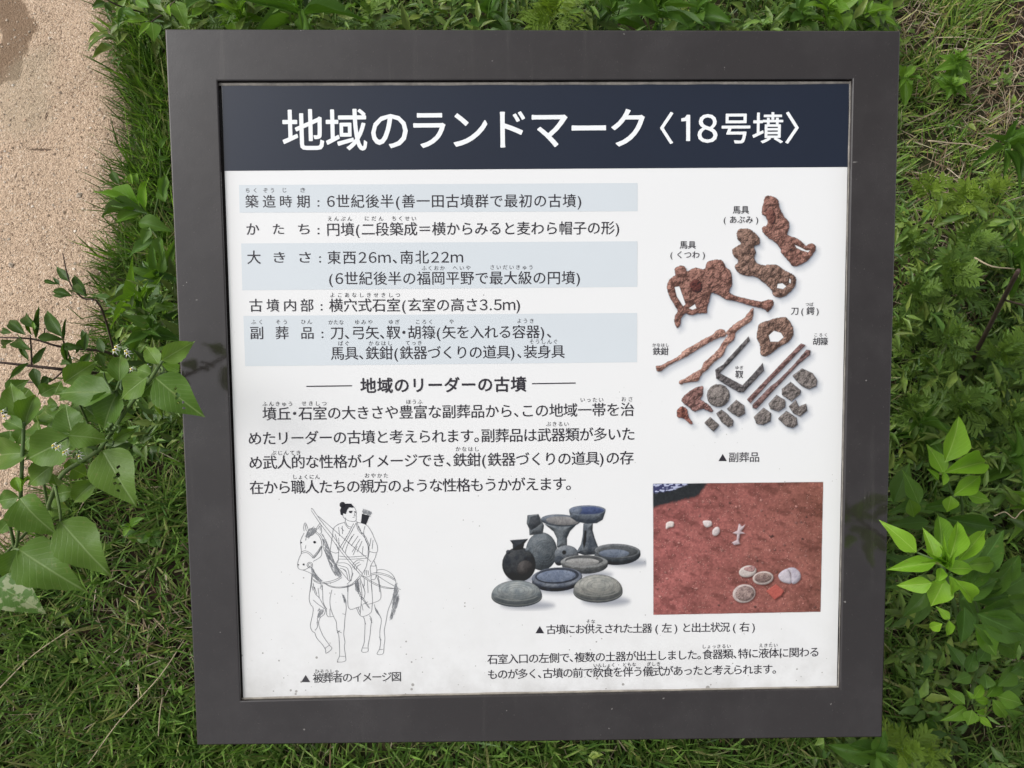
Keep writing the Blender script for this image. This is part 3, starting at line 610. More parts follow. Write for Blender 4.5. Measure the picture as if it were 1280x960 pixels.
# ---- printed photographs (flat print, painted into vertex colours of a fine flat grid)
class Pic:
    def __init__(s, x0, x1, y0, y1, k=1.7):
        s.x = np.linspace(x0, x1, int((x1 - x0) * k)); s.y = np.linspace(y0, y1, int((y1 - y0) * k)); s.X, s.Y = np.meshgrid(s.x, s.y)
        s.C = np.zeros(s.X.shape + (3,)); s.A = np.zeros(s.X.shape); s.step = 1 / k
    def over(s, col, a, sl=(slice(None), slice(None))):
        A = s.A[sl]; C = s.C[sl]; na = a + A * (1 - a); s.C[sl] = np.where(na[..., None] > 1e-4, (col * a[..., None] + C * (A * (1 - a))[..., None]) / np.maximum(na, 1e-4)[..., None], C); s.A[sl] = na
    def sl(s, P, pad):
        P = np.array(P); i0, i1 = np.searchsorted(s.x, [P[:, 0].min() - pad, P[:, 0].max() + pad]); j0, j1 = np.searchsorted(s.y, [P[:, 1].min() - pad, P[:, 1].max() + pad])
        return (slice(max(j0, 0), j1), slice(max(i0, 0), i1))
    def shadow(s, poly, dx, dy, soft=5, a=0.3, col=(120, 130, 145)):
        P = np.array(poly) + (dx, dy); sl = s.sl(P, soft * 2)
        d = sdf(P, s.X[sl], s.Y[sl]); s.over(lin(col), sstep(-soft, soft, d) * a, sl)
    def blob(s, poly, cols, r=5, rough=1.0, holes=(), nf=0.5, seed=1, amb=0.45, edge=0.5, dark=0.5, light=(-0.5, -0.6, 0.62), sm=True):
        P = smooth_line(poly, 4, True) if sm else np.array(poly, float); sl = s.sl(P, 3); X, Y = s.X[sl], s.Y[sl]
        d = sdf(P, X, Y)
        for h in holes: d = np.minimum(d, -sdf(h, X, Y))
        d = d + (fbm(X * 0.6, Y * 0.6, seed + 5, 3) - 0.5) * edge
        a = sstep(-0.45, 0.45, d)
        h = np.sqrt(np.clip(1 - (1 - np.clip(d / r, 0, 1)) ** 2, 0, 1)) * r * 0.8 + (fbm(X * nf, Y * nf, seed, 4) - 0.5) * rough * 5 + (vnoise(X * nf * .36, Y * nf * .36, seed + 2) - 0.5) * rough * 8 * (rough > .4)
        gy, gx = np.gradient(h, s.step); nrm = 1 / np.sqrt(gx ** 2 + gy ** 2 + 1); lx, ly, lz = light
        sh = np.clip((-gx * lx - gy * ly + lz) * nrm, 0, 1.3)
        c = np.array([lin(q) for q in cols]); f = np.clip(fbm(X * nf * 0.5 + 9, Y * nf * 0.5, seed + 3, 4) * 1.8 - 0.4, 0, 1)[..., None]
        col = c[0] * (1 - f) + c[1] * f
        col = col * (amb + (1.25 - amb) * sh / 0.75)[..., None] * (1 - dark * sstep(0.45, 0.25, fbm(X * nf * 2, Y * nf * 2, seed + 9, 2)))[..., None]
        lum = (col @ np.array([.3, .6, .1]))[..., None]; col = lum * 0.22 + col * 0.78
        s.over(col, a, sl)
    def line(s, poly, col, w_, a, half=None):
        P = smooth_line(poly, 4, True); sl = s.sl(P, 3); X, Y = s.X[sl], s.Y[sl]; d = np.abs(sdf(P, X, Y))
        m_ = sstep(w_ + 0.4, w_ - 0.4, d) * a * (0.6 + 0.8 * fbm(X * .4, Y * .4, 3, 2))
        if half is not None: m_ = m_ * sstep(-1, 1, (Y - half[0]) * half[1])
        s.over(lin(col), np.clip(m_, 0, 1), sl)
    def build(s, name, lift, keep_all=False):
        ny, nx = s.X.shape; uv = board_uv(np.stack([s.X.ravel(), s.Y.ravel()], 1), REC + lift)
        V = board_w(uv, REC + lift) - np.array(sign.location)
        i = np.arange(nx - 1)[None, :] + np.arange(ny - 1)[:, None] * nx; F = np.stack([i + nx, i + nx + 1, i + 1, i], 2).reshape(-1, 4)
        A = s.A.ravel(); F = F[(A[F] > 0.01).any(1)]
        used = np.unique(F); rem = np.full(len(V), -1); rem[used] = np.arange(len(used)); V = V[used]; F = rem[F]
        col = np.concatenate([np.clip(s.C.reshape(-1, 3)[used] * 0.98 - 0.018, 0.006, 1), A[used][:, None]], 1)
        return link(name, tri_mesh(name, V, F, col, quads=True, smooth=False), M['pic'], panel)
A1 = lambda P: [(810 + x / 5.12, 230 + y / 5.12) for x, y in P]
B1 = lambda P: [(810 + x / 4.572, 380 + y / 4.572) for x, y in P]
C1 = lambda P: [(600 + x / 5.818, 620 + y / 5.818) for x, y in P]
D1 = lambda P: [(805 + x / 5.054, 590 + y / 5.054) for x, y in P]
pic = Pic(814, 1030, 236, 548)
rust = [(116, 78, 68), (160, 112, 96)]; rust2 = [(104, 80, 70), (156, 120, 102)]; rust3 = [(142, 96, 82), (182, 138, 120)]; grey = [(100, 92, 90), (136, 126, 120)]
art = [
 (A1([(752,82),(790,78),(830,100),(842,150),(868,205),(900,240),(902,285),(890,320),(920,338),(945,345),(985,372),(1010,395),(1040,380),(1070,392),(1072,420),(1050,455),(1020,490),(975,518),(930,527),(905,500),(870,460),(852,440),(850,415),(810,370),(770,345),(740,315),(730,280),(760,265),(765,240),(750,205),(728,190),(735,140)]), rust, [A1([(940,390),(975,405),(1010,425),(1035,425),(1025,437),(985,425),(950,408)])], 9),
 (A1([(575,295),(620,284),(655,292),(690,320),(715,350),(712,385),(680,400),(690,440),(680,470),(695,505),(740,520),(790,515),(830,520),(870,550),(920,575),(945,600),(942,650),(915,685),(880,715),(840,728),(805,715),(790,680),(765,650),(725,620),(690,595),(620,585),(580,570),(555,530),(575,500),(570,480),(545,455),(540,420),(575,395),(595,380),(570,345)]), rust2, [A1([(830,640),(860,635),(885,655),(865,672),(825,665)]), A1([(905,605),(915,615),(912,635),(903,630)])], 8),
 (A1([(170,545),(210,522),(240,535),(250,560),(300,535),(360,545),(380,500),(430,485),(475,492),(500,535),(530,560),(538,640),(520,690),(560,715),(650,738),(720,752),(770,740),(800,745),(800,780),(765,820),(740,800),(660,780),(560,750),(500,740),(440,705),(405,700),(395,740),(378,790),(375,825),(320,830),(280,840),(240,830),(213,858),(207,902),(185,919),(168,880),(175,840),(190,810),(160,760),(130,700),(122,650),(140,610),(175,580)]), rust, [A1([(170,660),(200,655),(240,770),(225,782),(185,720)]), A1([(262,795),(300,770),(310,795),(285,805)])], 9),
 (B1([(45,355),(70,352),(115,330),(180,295),(200,270),(260,235),(320,200),(370,175),(395,150),(430,145),(445,165),(440,185),(410,192),(360,215),(290,255),(230,295),(200,310),(120,350),(70,385),(50,380)]), rust3, [], 4),
 (B1([(445,165),(500,110),(545,85),(565,60),(598,22),(603,40),(590,95),(540,130),(500,165),(490,205),(450,240),(430,290),(380,330),(340,375),(310,400),(285,440),(245,445),(215,450),(185,460),(178,440),(215,425),(260,395),(305,370),(320,335),(360,300),(400,260),(430,215),(455,180)]), rust3, [], 4),
 (B1([(635,115),(670,100),(740,80),(790,78),(825,125),(830,175),(805,215),(760,240),(720,270),(680,297),(645,290),(640,235),(622,195),(628,140)]), rust2, [B1([(690,180),(720,153),(760,165),(775,190),(745,215),(700,215)])], 6),
 (B1([(385,375),(430,345),(455,315),(575,185),(582,210),(475,330),(410,395),(540,465),(600,400),(655,338),(663,380),(545,505),(520,505),(450,465),(390,425)]), [(78,72,74),(110,104,104)], [], 2.5),
 (B1([(565,545),(690,415),(800,300),(875,225),(900,235),(870,265),(760,380),(700,440),(585,567)]), [(110,78,76),(140,104,98)], [], 2.5),
 (B1([(597,575),(700,470),(740,440),(830,350),(905,262),(930,265),(925,290),(860,345),(760,450),(740,470),(620,600),(598,595)]), [(104,76,74),(136,104,98)], [], 2.5)]
for P in ([(825,410),(880,368),(940,395),(968,435),(962,470),(920,488),(880,470),(845,435)], [(765,485),(815,445),(875,495),(870,515),(820,557),(765,520)], [(688,570),(735,520),(785,550),(785,590),(745,615),(700,600)], [(805,585),(845,547),(862,585),(905,570),(910,610),(870,643),(830,625)],
          [(605,645),(660,592),(705,625),(700,670),(660,692),(620,685)], [(743,655),(790,610),(850,650),(855,690),(825,710),(790,700)], [(450,600),(505,548),(550,580),(555,625),(520,647),(480,625)], [(390,625),(420,603),(450,625),(487,665),(485,695),(460,705),(420,675)], [(322,680),(355,645),(408,692),(375,730)], circ(402, 523, 66)[:-1]):
    art.append((B1(P), grey, [], 3))
art.append((B1([(195,540),(235,500),(310,468),(312,520),(300,545),(340,570),(370,605),(360,618),(310,600),(265,615),(235,590),(200,565)]), [(112,78,72),(150,108,100)], [], 4))
art.append((B1([(168,605),(195,585),(225,605),(230,640),(255,680),(240,685),(205,655),(168,645)]), [(118,70,58),(160,100,84)], [], 4))
for P, c_, h_, r_ in art: pic.shadow(P, 4, 5, 6, 0.32, (150, 162, 180))
for P, c_, h_, r_ in art: pic.shadow(P, 1.2, 1.6, 1.6, 0.45, (92, 96, 108))
for i, (P, c_, h_, r_) in enumerate(art):
    plain = r_ < 4
    pic.blob(P, c_, r_, 0.85 if not plain else 0.5, h_, 0.6 if not plain else 0.8, i * 13 + 3, 0.42, 1.6 if not plain else 0.8, 0.65, sm=not plain)
for P, c_, h_, r_ in art:
    for q in h_: pic.A *= 1 - sstep(-0.5, 0.3, sdf(q, pic.X, pic.Y))
pic.blob(B1(circ(402, 505, 32)[:-1]), [(150,140,134),(120,110,106)], 4, 0.3, (), 0.6, 77)
pic.blob(A1([(265,640),(310,610),(345,640),(340,690),(290,690)]), [(84,44,40),(100,56,50)], 3, 0.6, (), 0.5, 91, 0.3)
pic.blob(A1([(755,180),(800,165),(820,220),(800,260),(770,240)]), [(104,66,58),(130,84,72)], 3, 0.6, (), 0.5, 92, 0.3)
pic.build('printed_photo', 0.0002)

pic = Pic(608, 808, 628, 764)
def ell(cx, cy, rx, ry, rot=0, n=28):
    c_, s_ = math.cos(R(rot)), math.sin(R(rot)); return [(cx + rx * math.cos(t) * c_ - ry * math.sin(t) * s_, cy + rx * math.cos(t) * s_ + ry * math.sin(t) * c_) for t in np.linspace(0, 2 * math.pi, n, endpoint=False)]
def pot(P, c0, c1, r=12, seed=1, rough=0.16, amb=0.4, light=(-0.35, -0.75, 0.56), dark=0.25, sm=False):
    g = lambda q: tuple(.92 * ((x * .75 + (sum(q) / 3) * .25)) + d_ for x, d_ in zip(q, (-2, 1, 4)))
    pic.blob(C1(P), [g(c0), g(c1)], r, rough, (), 0.35, seed, amb, 0.15, dark, light, sm)
for P in (ell(330, 790, 190, 30), ell(900, 760, 170, 36), ell(1060, 480, 150, 30), ell(580, 680, 170, 26), ell(820, 565, 120, 22), ell(330, 600, 140, 30)): pic.shadow(C1(P), 3, 1, 5, 0.42, (112, 120, 140))
pot(ell(447, 403, 113, 138), (78, 86, 92), (112, 116, 118), 22, 3)
pot(ell(447, 403, 113, 138), (78, 86, 92), (112, 116, 118), 22, 3)
for r0 in (88, 70, 52, 35, 18):
    for q in np.linspace(0, 2 * math.pi, int(r0 * 0.5), endpoint=False): pic.blob(C1(circ(470 + r0 * .95 * math.cos(q), 410 + r0 * math.sin(q), 3.4, 6)[:-1]), [(66,72,78),(84,90,94)], 3, 0, (), 0.5, 2, 0.7, 0, 0)
pot([(345,140),(425,132),(465,215),(455,275),(360,285),(358,240),(340,200)], (92,98,104), (120,122,122), 8, 5)
pot([(368,150),(422,137),(447,198),(410,228),(372,250),(350,215)], (56,58,62), (78,78,80), 8, 6, amb=0.7)
pot([(470,205),(705,205),(655,255),(632,305),(632,370),(560,375),(560,310),(535,258)], (84,92,100), (116,120,122), 9, 7)
pot(ell(628, 425, 88, 66), (92,98,106), (124,126,128), 14, 8)
pot(ell(575, 470, 34, 36), (60,64,72), (84,88,94), 8, 18)
pot(ell(585, 178, 143, 44, 3), (88,96,108), (116,122,132), 5, 9)
pot(ell(600, 180, 120, 32, 3), (120,114,112), (146,138,132), 5, 10, amb=0.8)
pot(circ(612, 410, 16)[:-1], (26,26,30), (34,34,38), 5, 11, amb=1)
pot([(752,200),(820,200),(818,250),(835,310),(862,380),(845,425),(760,430),(700,412),(735,350),(748,280)], (74,80,90), (108,112,116), 10, 12)
pot([(760,250),(775,250),(772,330),(755,390),(748,340)], (30,30,34), (40,40,44), 4, 13, amb=0.9)
pot([(648,108),(660,158),(700,185),(780,202),(850,197),(892,172),(913,110),(780,80)], (80,90,108), (112,118,126), 12, 14)
pot(ell(781, 103, 133, 35, 0), (96,108,134), (120,128,144), 3, 15, amb=0.75)
pot(ell(790, 105, 112, 27, 0), (50,64,118), (70,84,132), 4, 16, amb=0.85)
pot([(735,76),(745,100),(730,122),(705,130),(660,118),(700,90)], (92,104,128), (112,120,138), 4, 17, amb=0.8)
pot(ell(1000, 428, 168, 74, -2), (62,66,70), (92,94,96), 10, 20)
pot(ell(1000, 402, 166, 54, 2), (98,100,102), (122,122,122), 2, 21)
pot(ell(1005, 404, 142, 40, 1), (70,70,68), (88,88,88), 5, 22, amb=0.8)
pot(ell(975, 418, 110, 30, 0), (96,106,126), (120,128,142), 5, 23, amb=0.85)
pot(ell(283, 498, 122, 126), (40,42,48), (70,68,66), 24, 25)
pot(ell(330, 530, 60, 62), (62,54,50), (86,76,70), 16, 26, amb=0.5)
pot([(218,322),(350,312),(322,345),(312,388),(240,395),(238,350)], (42,44,50), (62,62,64), 8, 27)
pot(circ(205, 408, 16)[:-1], (58,60,66), (84,84,88), 5, 28); pot(circ(345, 392, 16)[:-1], (96,102,108), (120,122,124), 5, 29)
pot(ell(762, 500, 168, 66, 0), (96,98,98), (124,122,118), 10, 30)
pot(ell(758, 482, 172, 52, 0), (128,128,124), (150,146,140), 3, 31)
pot(ell(757, 468, 138, 36, 0), (72,70,68), (90,88,84), 4, 32, amb=0.8)
pot(ell(745, 478, 122, 26, 0), (140,136,130), (160,154,146), 4, 33, amb=0.85)
pot(ell(560, 618, 182, 76, -3), (52,54,64), (84,86,98), 10, 35)
pot(ell(560, 594, 184, 74, -3), (96,102,120), (126,130,140), 3, 36)
pot(ell(560, 580, 160, 58, -3), (48,50,60), (66,68,78), 4, 37, amb=0.8)
pot(ell(555, 582, 142, 44, -3), (92,104,132), (120,130,152), 5, 38, amb=0.9)
def dome(cx, cy, rx, ty, by, ca, cb, seed):
    P = [(cx + rx * math.cos(t), cy + (by if math.sin(t) > 0 else ty) * math.sin(t) * (1.0 if math.sin(t) > 0 else abs(math.sin(t)) ** -0.12)) for t in np.linspace(0.001, 2 * math.pi, 40, endpoint=False)]
    pic.blob(C1(P), [ca, cb], 15, 0.14, (), 0.35, seed, 0.45, 0.1, 0.2, (-0.3, -0.72, 0.6), False)
    pic.blob(C1(ell(cx, cy - ty * .38, rx * .74, ty * .52)), [tuple(x * 1.04 for x in ca), tuple(min(255, x * 1.04) for x in cb)], 12, 0.14, (), 0.35, seed + 1, 0.8, 0.1, 0.15, (-0.3, -0.72, 0.6), False)
    for f_, g_ in ((.78, .58), (.62, .44), (.46, .31), (.3, .2)): pic.line(C1(ell(cx + 3, cy - ty * .38, rx * f_, ty * g_)), (84, 88, 88), 0.35, 0.45)
    ccx, ccy = C1([(cx, cy)])[0]; q_ = sdf(C1(P), pic.X, pic.Y); pic.over(lin((40, 46, 52)), 0.5 * sstep(-.3, .3, q_) * sstep(-3 + 0.006 * (pic.X - ccx) ** 2 * -1, 12, pic.Y - ccy + 0.0075 * (pic.X - ccx) ** 2))
    pic.line(C1(ell(cx, cy - 22, rx * .86, by * .66)), (150, 152, 146), 0.5, 0.4, (620 + (cy - 6) / 5.818, 1))
    pic.line(C1(ell(cx, cy - 10, rx * .93, by * .78)), (84, 88, 88), 0.4, 0.4, (620 + (cy - 10) / 5.818, 1)); pic.line(C1(ell(cx, cy - 6, rx * .98, by * .9)), (150, 152, 148), 0.4, 0.35, (620 + cy / 5.818, 1))
dome(267, 733, 184, 119, 74, (104,112,116), (134,138,136), 40)
dome(858, 700, 179, 129, 76, (116,118,114), (146,144,136), 50)
pic.build('printed_photo', 0.0002)

# excavation photograph
XR = random.Random(9)
qc = [(816.3, 604.8), (1029, 602.5), (1025.6, 764.7), (816.9, 768.5)]
pic = Pic(814, 1031, 600, 771, 1.7)
X, Y = pic.X, pic.Y
f1 = fbm(X * 0.05, Y * 0.09, 60, 4); f2 = fbm(X * 0.5, Y * 0.5, 61, 4); f3 = vnoise(X * 1.3, Y * 1.3, 62)
base = lin((170, 104, 101)) * (1 - f1[..., None]) + lin((134, 84, 80)) * f1[..., None]
gx_ = np.clip((X - 816) / 210, 0, 1)[..., None]; base = base * (1 - gx_ * 0.6) + lin((116, 82, 68)) * gx_ * 0.6
base = base * (0.62 + 0.8 * f2)[..., None] * (0.68 + 0.5 * fbm((X + Y) * .03, (Y - X * .5) * .05, 88, 3))[..., None]
sl_ = fbm((X + Y * 0.7) * 0.07, (Y * 1.0 - X * 0.4) * 0.14, 66, 5)
base = base * (1 - 0.3 * sstep(0.52, 0.72, sl_))[..., None]
base = np.where((hashn(np.floor(X * 1.7), np.floor(Y * 1.7), 5) > 0.992)[..., None], lin((196, 160, 150)), base)
base = np.where((hashn(np.floor(X * 1.7), np.floor(Y * 1.7), 6) > 0.985)[..., None], base * 0.45, base)
dk = sdf(D1([(40,60),(400,60),(370,110),(340,150),(200,185),(110,205),(57,225),(40,230)]), X, Y) + (f2 - 0.5) * 4
base = base * (1 - sstep(-3, 1.5, dk))[..., None] + (lin((48, 50, 52)) * (0.6 + 0.8 * f2[..., None])) * sstep(-3, 1.5, dk)[..., None]
bl = sdf(D1([(50,60),(310,60),(250,90),(160,120),(50,135)]), X, Y) + (f2 - 0.5) * 4
bc = np.where((vnoise(X * 0.35, Y * 0.7, 71) > 0.55)[..., None], lin((170, 175, 200)), lin((62, 64, 96)))
base = base * (1 - sstep(-1, 1, bl))[..., None] + bc * sstep(-1, 1, bl)[..., None]
d = sdf(qc, X, Y); pic.C = base; pic.A = sstep(-0.3, 0.3, d)
for i in range(170):
    x_, y_ = XR.uniform(818, 1024), XR.uniform(625, 764); r_ = XR.choice((.6, .8, 1.0, 1.7)); tone = XR.uniform(.5, 1.25)
    pic.shadow(ell(x_, y_, r_, r_ * .7, 0, 7), .7, .7, .8, .6, (60, 32, 30))
    pic.blob(ell(x_, y_, r_, r_ * .7, XR.uniform(0, 90), 7), [tuple(q * tone for q in (150, 98, 90)), tuple(q * tone for q in (160, 108, 98))], 1.5, 0, (), .5, i, .7, .2, 0, sm=False)
def item(P, c0, c1, r=3, seed=1, rough=0.1, sm=True, amb=0.6): 
    pic.shadow(D1(P), 1.6, 1.8, 2.0, 0.7, (58, 32, 30)); dm = lambda q: tuple(x * .84 for x in q); pic.blob(D1(P), [dm(c0), dm(c1)], r, rough, (), 0.5, seed, amb, 0.3, 0.15, sm=sm)
item([(140,325),(165,312),(188,318),(185,345),(160,350),(140,360)], (228,208,200), (240,228,220), 2, 1)
item([(372,312),(395,306),(425,312),(428,335),(400,350),(380,338)], (214,196,196), (236,222,218), 3, 2)
item(ell(455, 375, 22, 30, 30), (206,188,188), (232,216,212), 3, 3)
item([(600,325),(620,345),(640,330),(632,350),(612,375),(640,388),(606,392),(600,430),(605,455),(570,462),(556,445),(585,430),(588,395),(560,385),(590,370)], (196,170,176), (224,200,204), 2, 4, sm=False)
item(ell(655, 628, 56, 36, -12), (206,190,182), (226,214,206), 3, 5); pic.blob(D1([(635,605),(700,595),(690,630),(640,622)]), [(140,98,98),(170,130,126)], 2, 0.1, (), 0.5, 31, 0.7, 0.2)
item(ell(752, 670, 66, 42, -6), (196,176,170), (222,206,196), 3, 6); pic.blob(D1(ell(752, 668, 55, 32, -6)), [(116,92,88),(152,128,118)], 4, 0.3, (), 0.5, 32, 0.6, 0.2, sm=False)
item(ell(632, 768, 72, 58, -10), (190,168,164), (220,202,194), 3, 7); pic.blob(D1(ell(638, 768, 60, 48, -10)), [(112,90,88),(156,132,124)], 5, 0.4, (), 0.5, 33, 0.6, 0.2, sm=False)
item([(772,752),(835,708),(885,752),(868,780),(825,808)], (196,84,70), (206,94,78), 1.5, 8, sm=False)
item([(848,655),(870,628),(905,612),(925,640),(932,700),(900,702),(865,688)], (196,184,198), (214,204,212), 4, 9)
item([(905,612),(945,604),(980,628),(990,665),(968,698),(935,704),(928,640)], (186,176,194), (208,198,208), 4, 10)
pic.build('printed_photo', 0.0002)

# ------------------------------------------------------------------ plants
def leaf_mesh(name, prof, nseg=9, curl=0.10, fold=0.12, wave=0.02, seed=0, hole=None, teeth=0.0, cols=(-1, -0.5, 0, 0.5, 1)):
    """unit leaf: base at the origin, tip at y=1, half width given by prof; midrib sunk, edges wavy, tip drooping"""
    rr = random.Random(seed); ts = [i / nseg for i in range(nseg + 1)]; cols = list(cols); V, uv, F = [], [], []
    ph = rr.uniform(0, 6)
    for i, t in enumerate(ts):
        hw = np.interp(t, [p[0] for p in prof], [p[1] for p in prof]) * 0.5
        if teeth and 0 < i < nseg: hw *= 1 + teeth * (1 if i % 2 else -1)
        for c in cols:
            z = fold * abs(c) * hw * 2 - curl * t * t + wave * math.sin(t * 11 + ph + c) * abs(c) + (0.05 * math.sin(t * 3.1))
            V.append((c * hw, t + 0.01 * math.sin(ph + 7 * t) * abs(c), z)); uv.append((0.5 + c * 0.5 * min(1, hw * 2.2), t))
    n = len(cols)
    for i in range(nseg):
        for j in range(n - 1):
            if hole and (i, j) in hole: continue
            a = i * n + j; F.append((a, a + 1, a + n + 1, a + n))
    return mesh_of(name, V, F, uv, True)
OV = [(0, 0.02), (0.05, 0.40), (0.13, 0.80), (0.25, 1.0), (0.38, 1.0), (0.52, 0.86), (0.68, 0.58), (0.83, 0.28), (0.94, 0.08), (1, 0.0)]
LA = [(0, 0.04), (0.1, 0.50), (0.22, 0.90), (0.33, 1.0), (0.48, 0.88), (0.65, 0.60), (0.8, 0.32), (0.92, 0.12), (1, 0.0)]
EL = [(0, 0.03), (0.1, 0.45), (0.3, 0.9), (0.5, 1.0), (0.7, 0.85), (0.88, 0.42), (1, 0.0)]
def lobed_mesh(name, nl=5, seed=0, wid=0.072):
    """a deeply cut leaf: narrow pointed lobes along a midrib"""
    rr = random.Random(seed); V, uv, F = [], [], []
    def lobe(p, d, L, w_, z0):
        b = len(V); px_, py_ = -d[1], d[0]; droop = rr.uniform(0.05, 0.2)
        for t, h in ((0, 0.35), (0.3, 0.9), (0.6, 1.0), (0.85, 0.5), (1, 0)):
            for s_ in (-1, 0, 1):
                V.append((p[0] + d[0] * L * t + px_ * s_ * w_ * h * 0.5, p[1] + d[1] * L * t + py_ * s_ * w_ * h * 0.5, z0 - droop * L * t * t + 0.02 * abs(s_) * h)); uv.append((0.5 + s_ * 0.35 * h, t * 0.9))
        for i in range(4):
            for j in range(2): a = b + i * 3 + j; F.append((a, a + 1, a + 4, a + 3))
    lobe((0, 0), (0, 1), 0.62, wid * 0.55, 0); lobe((0, 0.52), (0, 1), 0.48, wid * 1.7, 0)
    for i in range(nl):
        t = 0.22 + 0.52 * i / (nl - 1)
        for s_ in (-1, 1):
            a = R(rr.uniform(38, 62)); L = (0.24 + 0.20 * math.sin(math.pi * min(1, t * 1.1))) * rr.uniform(0.8, 1.15)
            lobe((0, t + rr.uniform(-.02, .02)), (s_ * math.sin(a), math.cos(a)), L, wid * rr.uniform(1.0, 1.5), 0)
            if L > 0.33: lobe((s_ * math.sin(a) * L * .5, t + math.cos(a) * L * .5), (s_ * math.sin(a + .5), math.cos(a + .5)), L * 0.42, wid * 0.8, -0.01)
    return mesh_of(name, V, F, uv, True)
LM = {}
def variants(key, prof, mat, n=4, **kw):
    LM[key] = []
    for i in range(n):
        me = leaf_mesh('leaf', prof, seed=i + 3, **{**dict(curl=0.05 + 0.07 * i, fold=0.08 + 0.055 * i, wave=0.03), **kw}); me.materials.append(M[mat]); LM[key].append(me)
variants('night', OV, 'night', teeth=0.03, wave=0.045, nseg=14)
variants('nighthole', OV, 'night', 1, nseg=26, hole=[(11, 5), (12, 5), (12, 6), (14, 7), (15, 6), (9, 4), (17, 8)], wave=0.025, cols=[-1 + i / 6 for i in range(13)])
variants('nightp', OV, 'nightp', 1, wave=0.02)
variants('dark', LA, 'darkl'); variants('shoot', LA, 'shoot'); variants('bright', LA, 'bright'); variants('mid', LA, 'mid'); variants('ell', EL, 'mid'); variants('ellb', EL, 'shoot')
LM['mug'] = []; LM['mugy'] = []
for i in range(3):
    for kk in ('mug', 'mugy'):
        me = lobed_mesh('leaf', 4 + i % 2, i); me.materials.append(M[kk]); LM[kk].append(me)

prng = random.Random(21)
def put_leaf(root, key, base, tip, width, up=None, jit=0.25, name='leaf', var=None):
    base = Vector(base); tip = Vector(tip); y = tip - base; L = y.length; y.normalize()
    n = Vector(up) if up is not None else (Vector(CAM) - base).normalized() * 0.6 + Vector((0, 0, 0.7))
    n = n + Vector((prng.uniform(-jit, jit), prng.uniform(-jit, jit), 0)); x = y.cross(n).normalized(); z = x.cross(y).normalized()
    me = LM[key][(prng.randrange(len(LM[key])) if var is None else var) % len(LM[key])]
    o = bpy.data.objects.new(name, me); COL.objects.link(o); o.parent = root
    m_ = Matrix(((x.x * width, y.x * L, z.x * L, 0), (x.y * width, y.y * L, z.y * L, 0), (x.z * width, y.z * L, z.z * L, 0), (0, 0, 0, 1)))
    o.matrix_local = Matrix.Translation(base - root.location) @ m_
    return o
def tube_vf(P, r0, r1, n=6):
    P = smooth_line(P, 4) if len(P) > 2 else np.array(P, float); V, F = [], []; m_ = len(P)
    T_ = np.gradient(P, axis=0); T_ /= np.linalg.norm(T_, axis=1)[:, None] + 1e-9
    ref = np.array([0.3, 0.2, 0.93]) if abs(T_[0][2]) < 0.8 else np.array([1.0, 0.1, 0])
    for i in range(m_):
        a = np.cross(T_[i], ref); a /= np.linalg.norm(a) + 1e-9; b = np.cross(T_[i], a); r = r0 + (r1 - r0) * i / (m_ - 1)
        for j in range(n): q = 2 * math.pi * j / n; V.append(P[i] + r * (math.cos(q) * a + math.sin(q) * b))
    for i in range(m_ - 1):
        for j in range(n): F.append((i * n + j, i * n + (j + 1) % n, (i + 1) * n + (j + 1) % n, (i + 1) * n + j))
    F.append(tuple(range(n))[::-1]); F.append(tuple(range((m_ - 1) * n, m_ * n)))
    return V, F
def stems(root, lst, m, name='stem'):
    VV, FF, b = [], [], 0
    for P, r0, r1 in lst:
        V, F = tube_vf(P, r0, r1); VV += list(V); FF += [tuple(i + b for i in f) for f in F]; b += len(V)
    return part(name, VV, FF, M[m], root, True)
def px_leaves(root, lst, conv, key, z, wscale, dz=-0.008, stem_list=None, var=None):
    """leaves given by base, tip and width as seen in the photograph, set at their own height z"""
    for it in lst:
        (bx, by), (tx, ty), w_ = it[:3]; zz = it[3] if len(it) > 3 and it[3] is not None else z; kk = it[4] if len(it) > 4 else key
        b = conv((bx, by)); t = conv((tx, ty)); zz += prng.uniform(-0.008, 0.008)
        B = at_z(b[0], b[1], zz); T_ = at_z(t[0], t[1], zz + dz + prng.uniform(-0.012, 0.008))
        scale = (CAM[2] - zz) / -ray(*b)[2] / FPX
        wv = w_ / wscale * scale
        put_leaf(root, kk, B, T_, wv * 1.04)
        if stem_list is not None: stem_list.append(B)

def flower(root, p, s=0.006):
    s *= 0.72
    V, F = [(0, 0, 0)], []
    for i in range(5):
        a = 2 * math.pi * i / 5 + 0.2; b = len(V)
        V += [(0.35 * math.cos(a - .5), 0.35 * math.sin(a - .5), 0.05), (0.95 * math.cos(a), 0.95 * math.sin(a), -0.8), (0.35 * math.cos(a + .5), 0.35 * math.sin(a + .5), 0.05)]; F.append((0, b, b + 1, b + 2))
    V = [Vector(v) * s + Vector(p) for v in V]; fo = part('flower', V, F, M['petal'], root)
    V2, F2 = tube_vf([np.array(p) + (0, 0, 0.0005), np.array(p) + (0.0008, -0.0015, s * 0.8)], s * 0.24, s * 0.12); part('anther', V2, F2, M['anther'], fo, True)

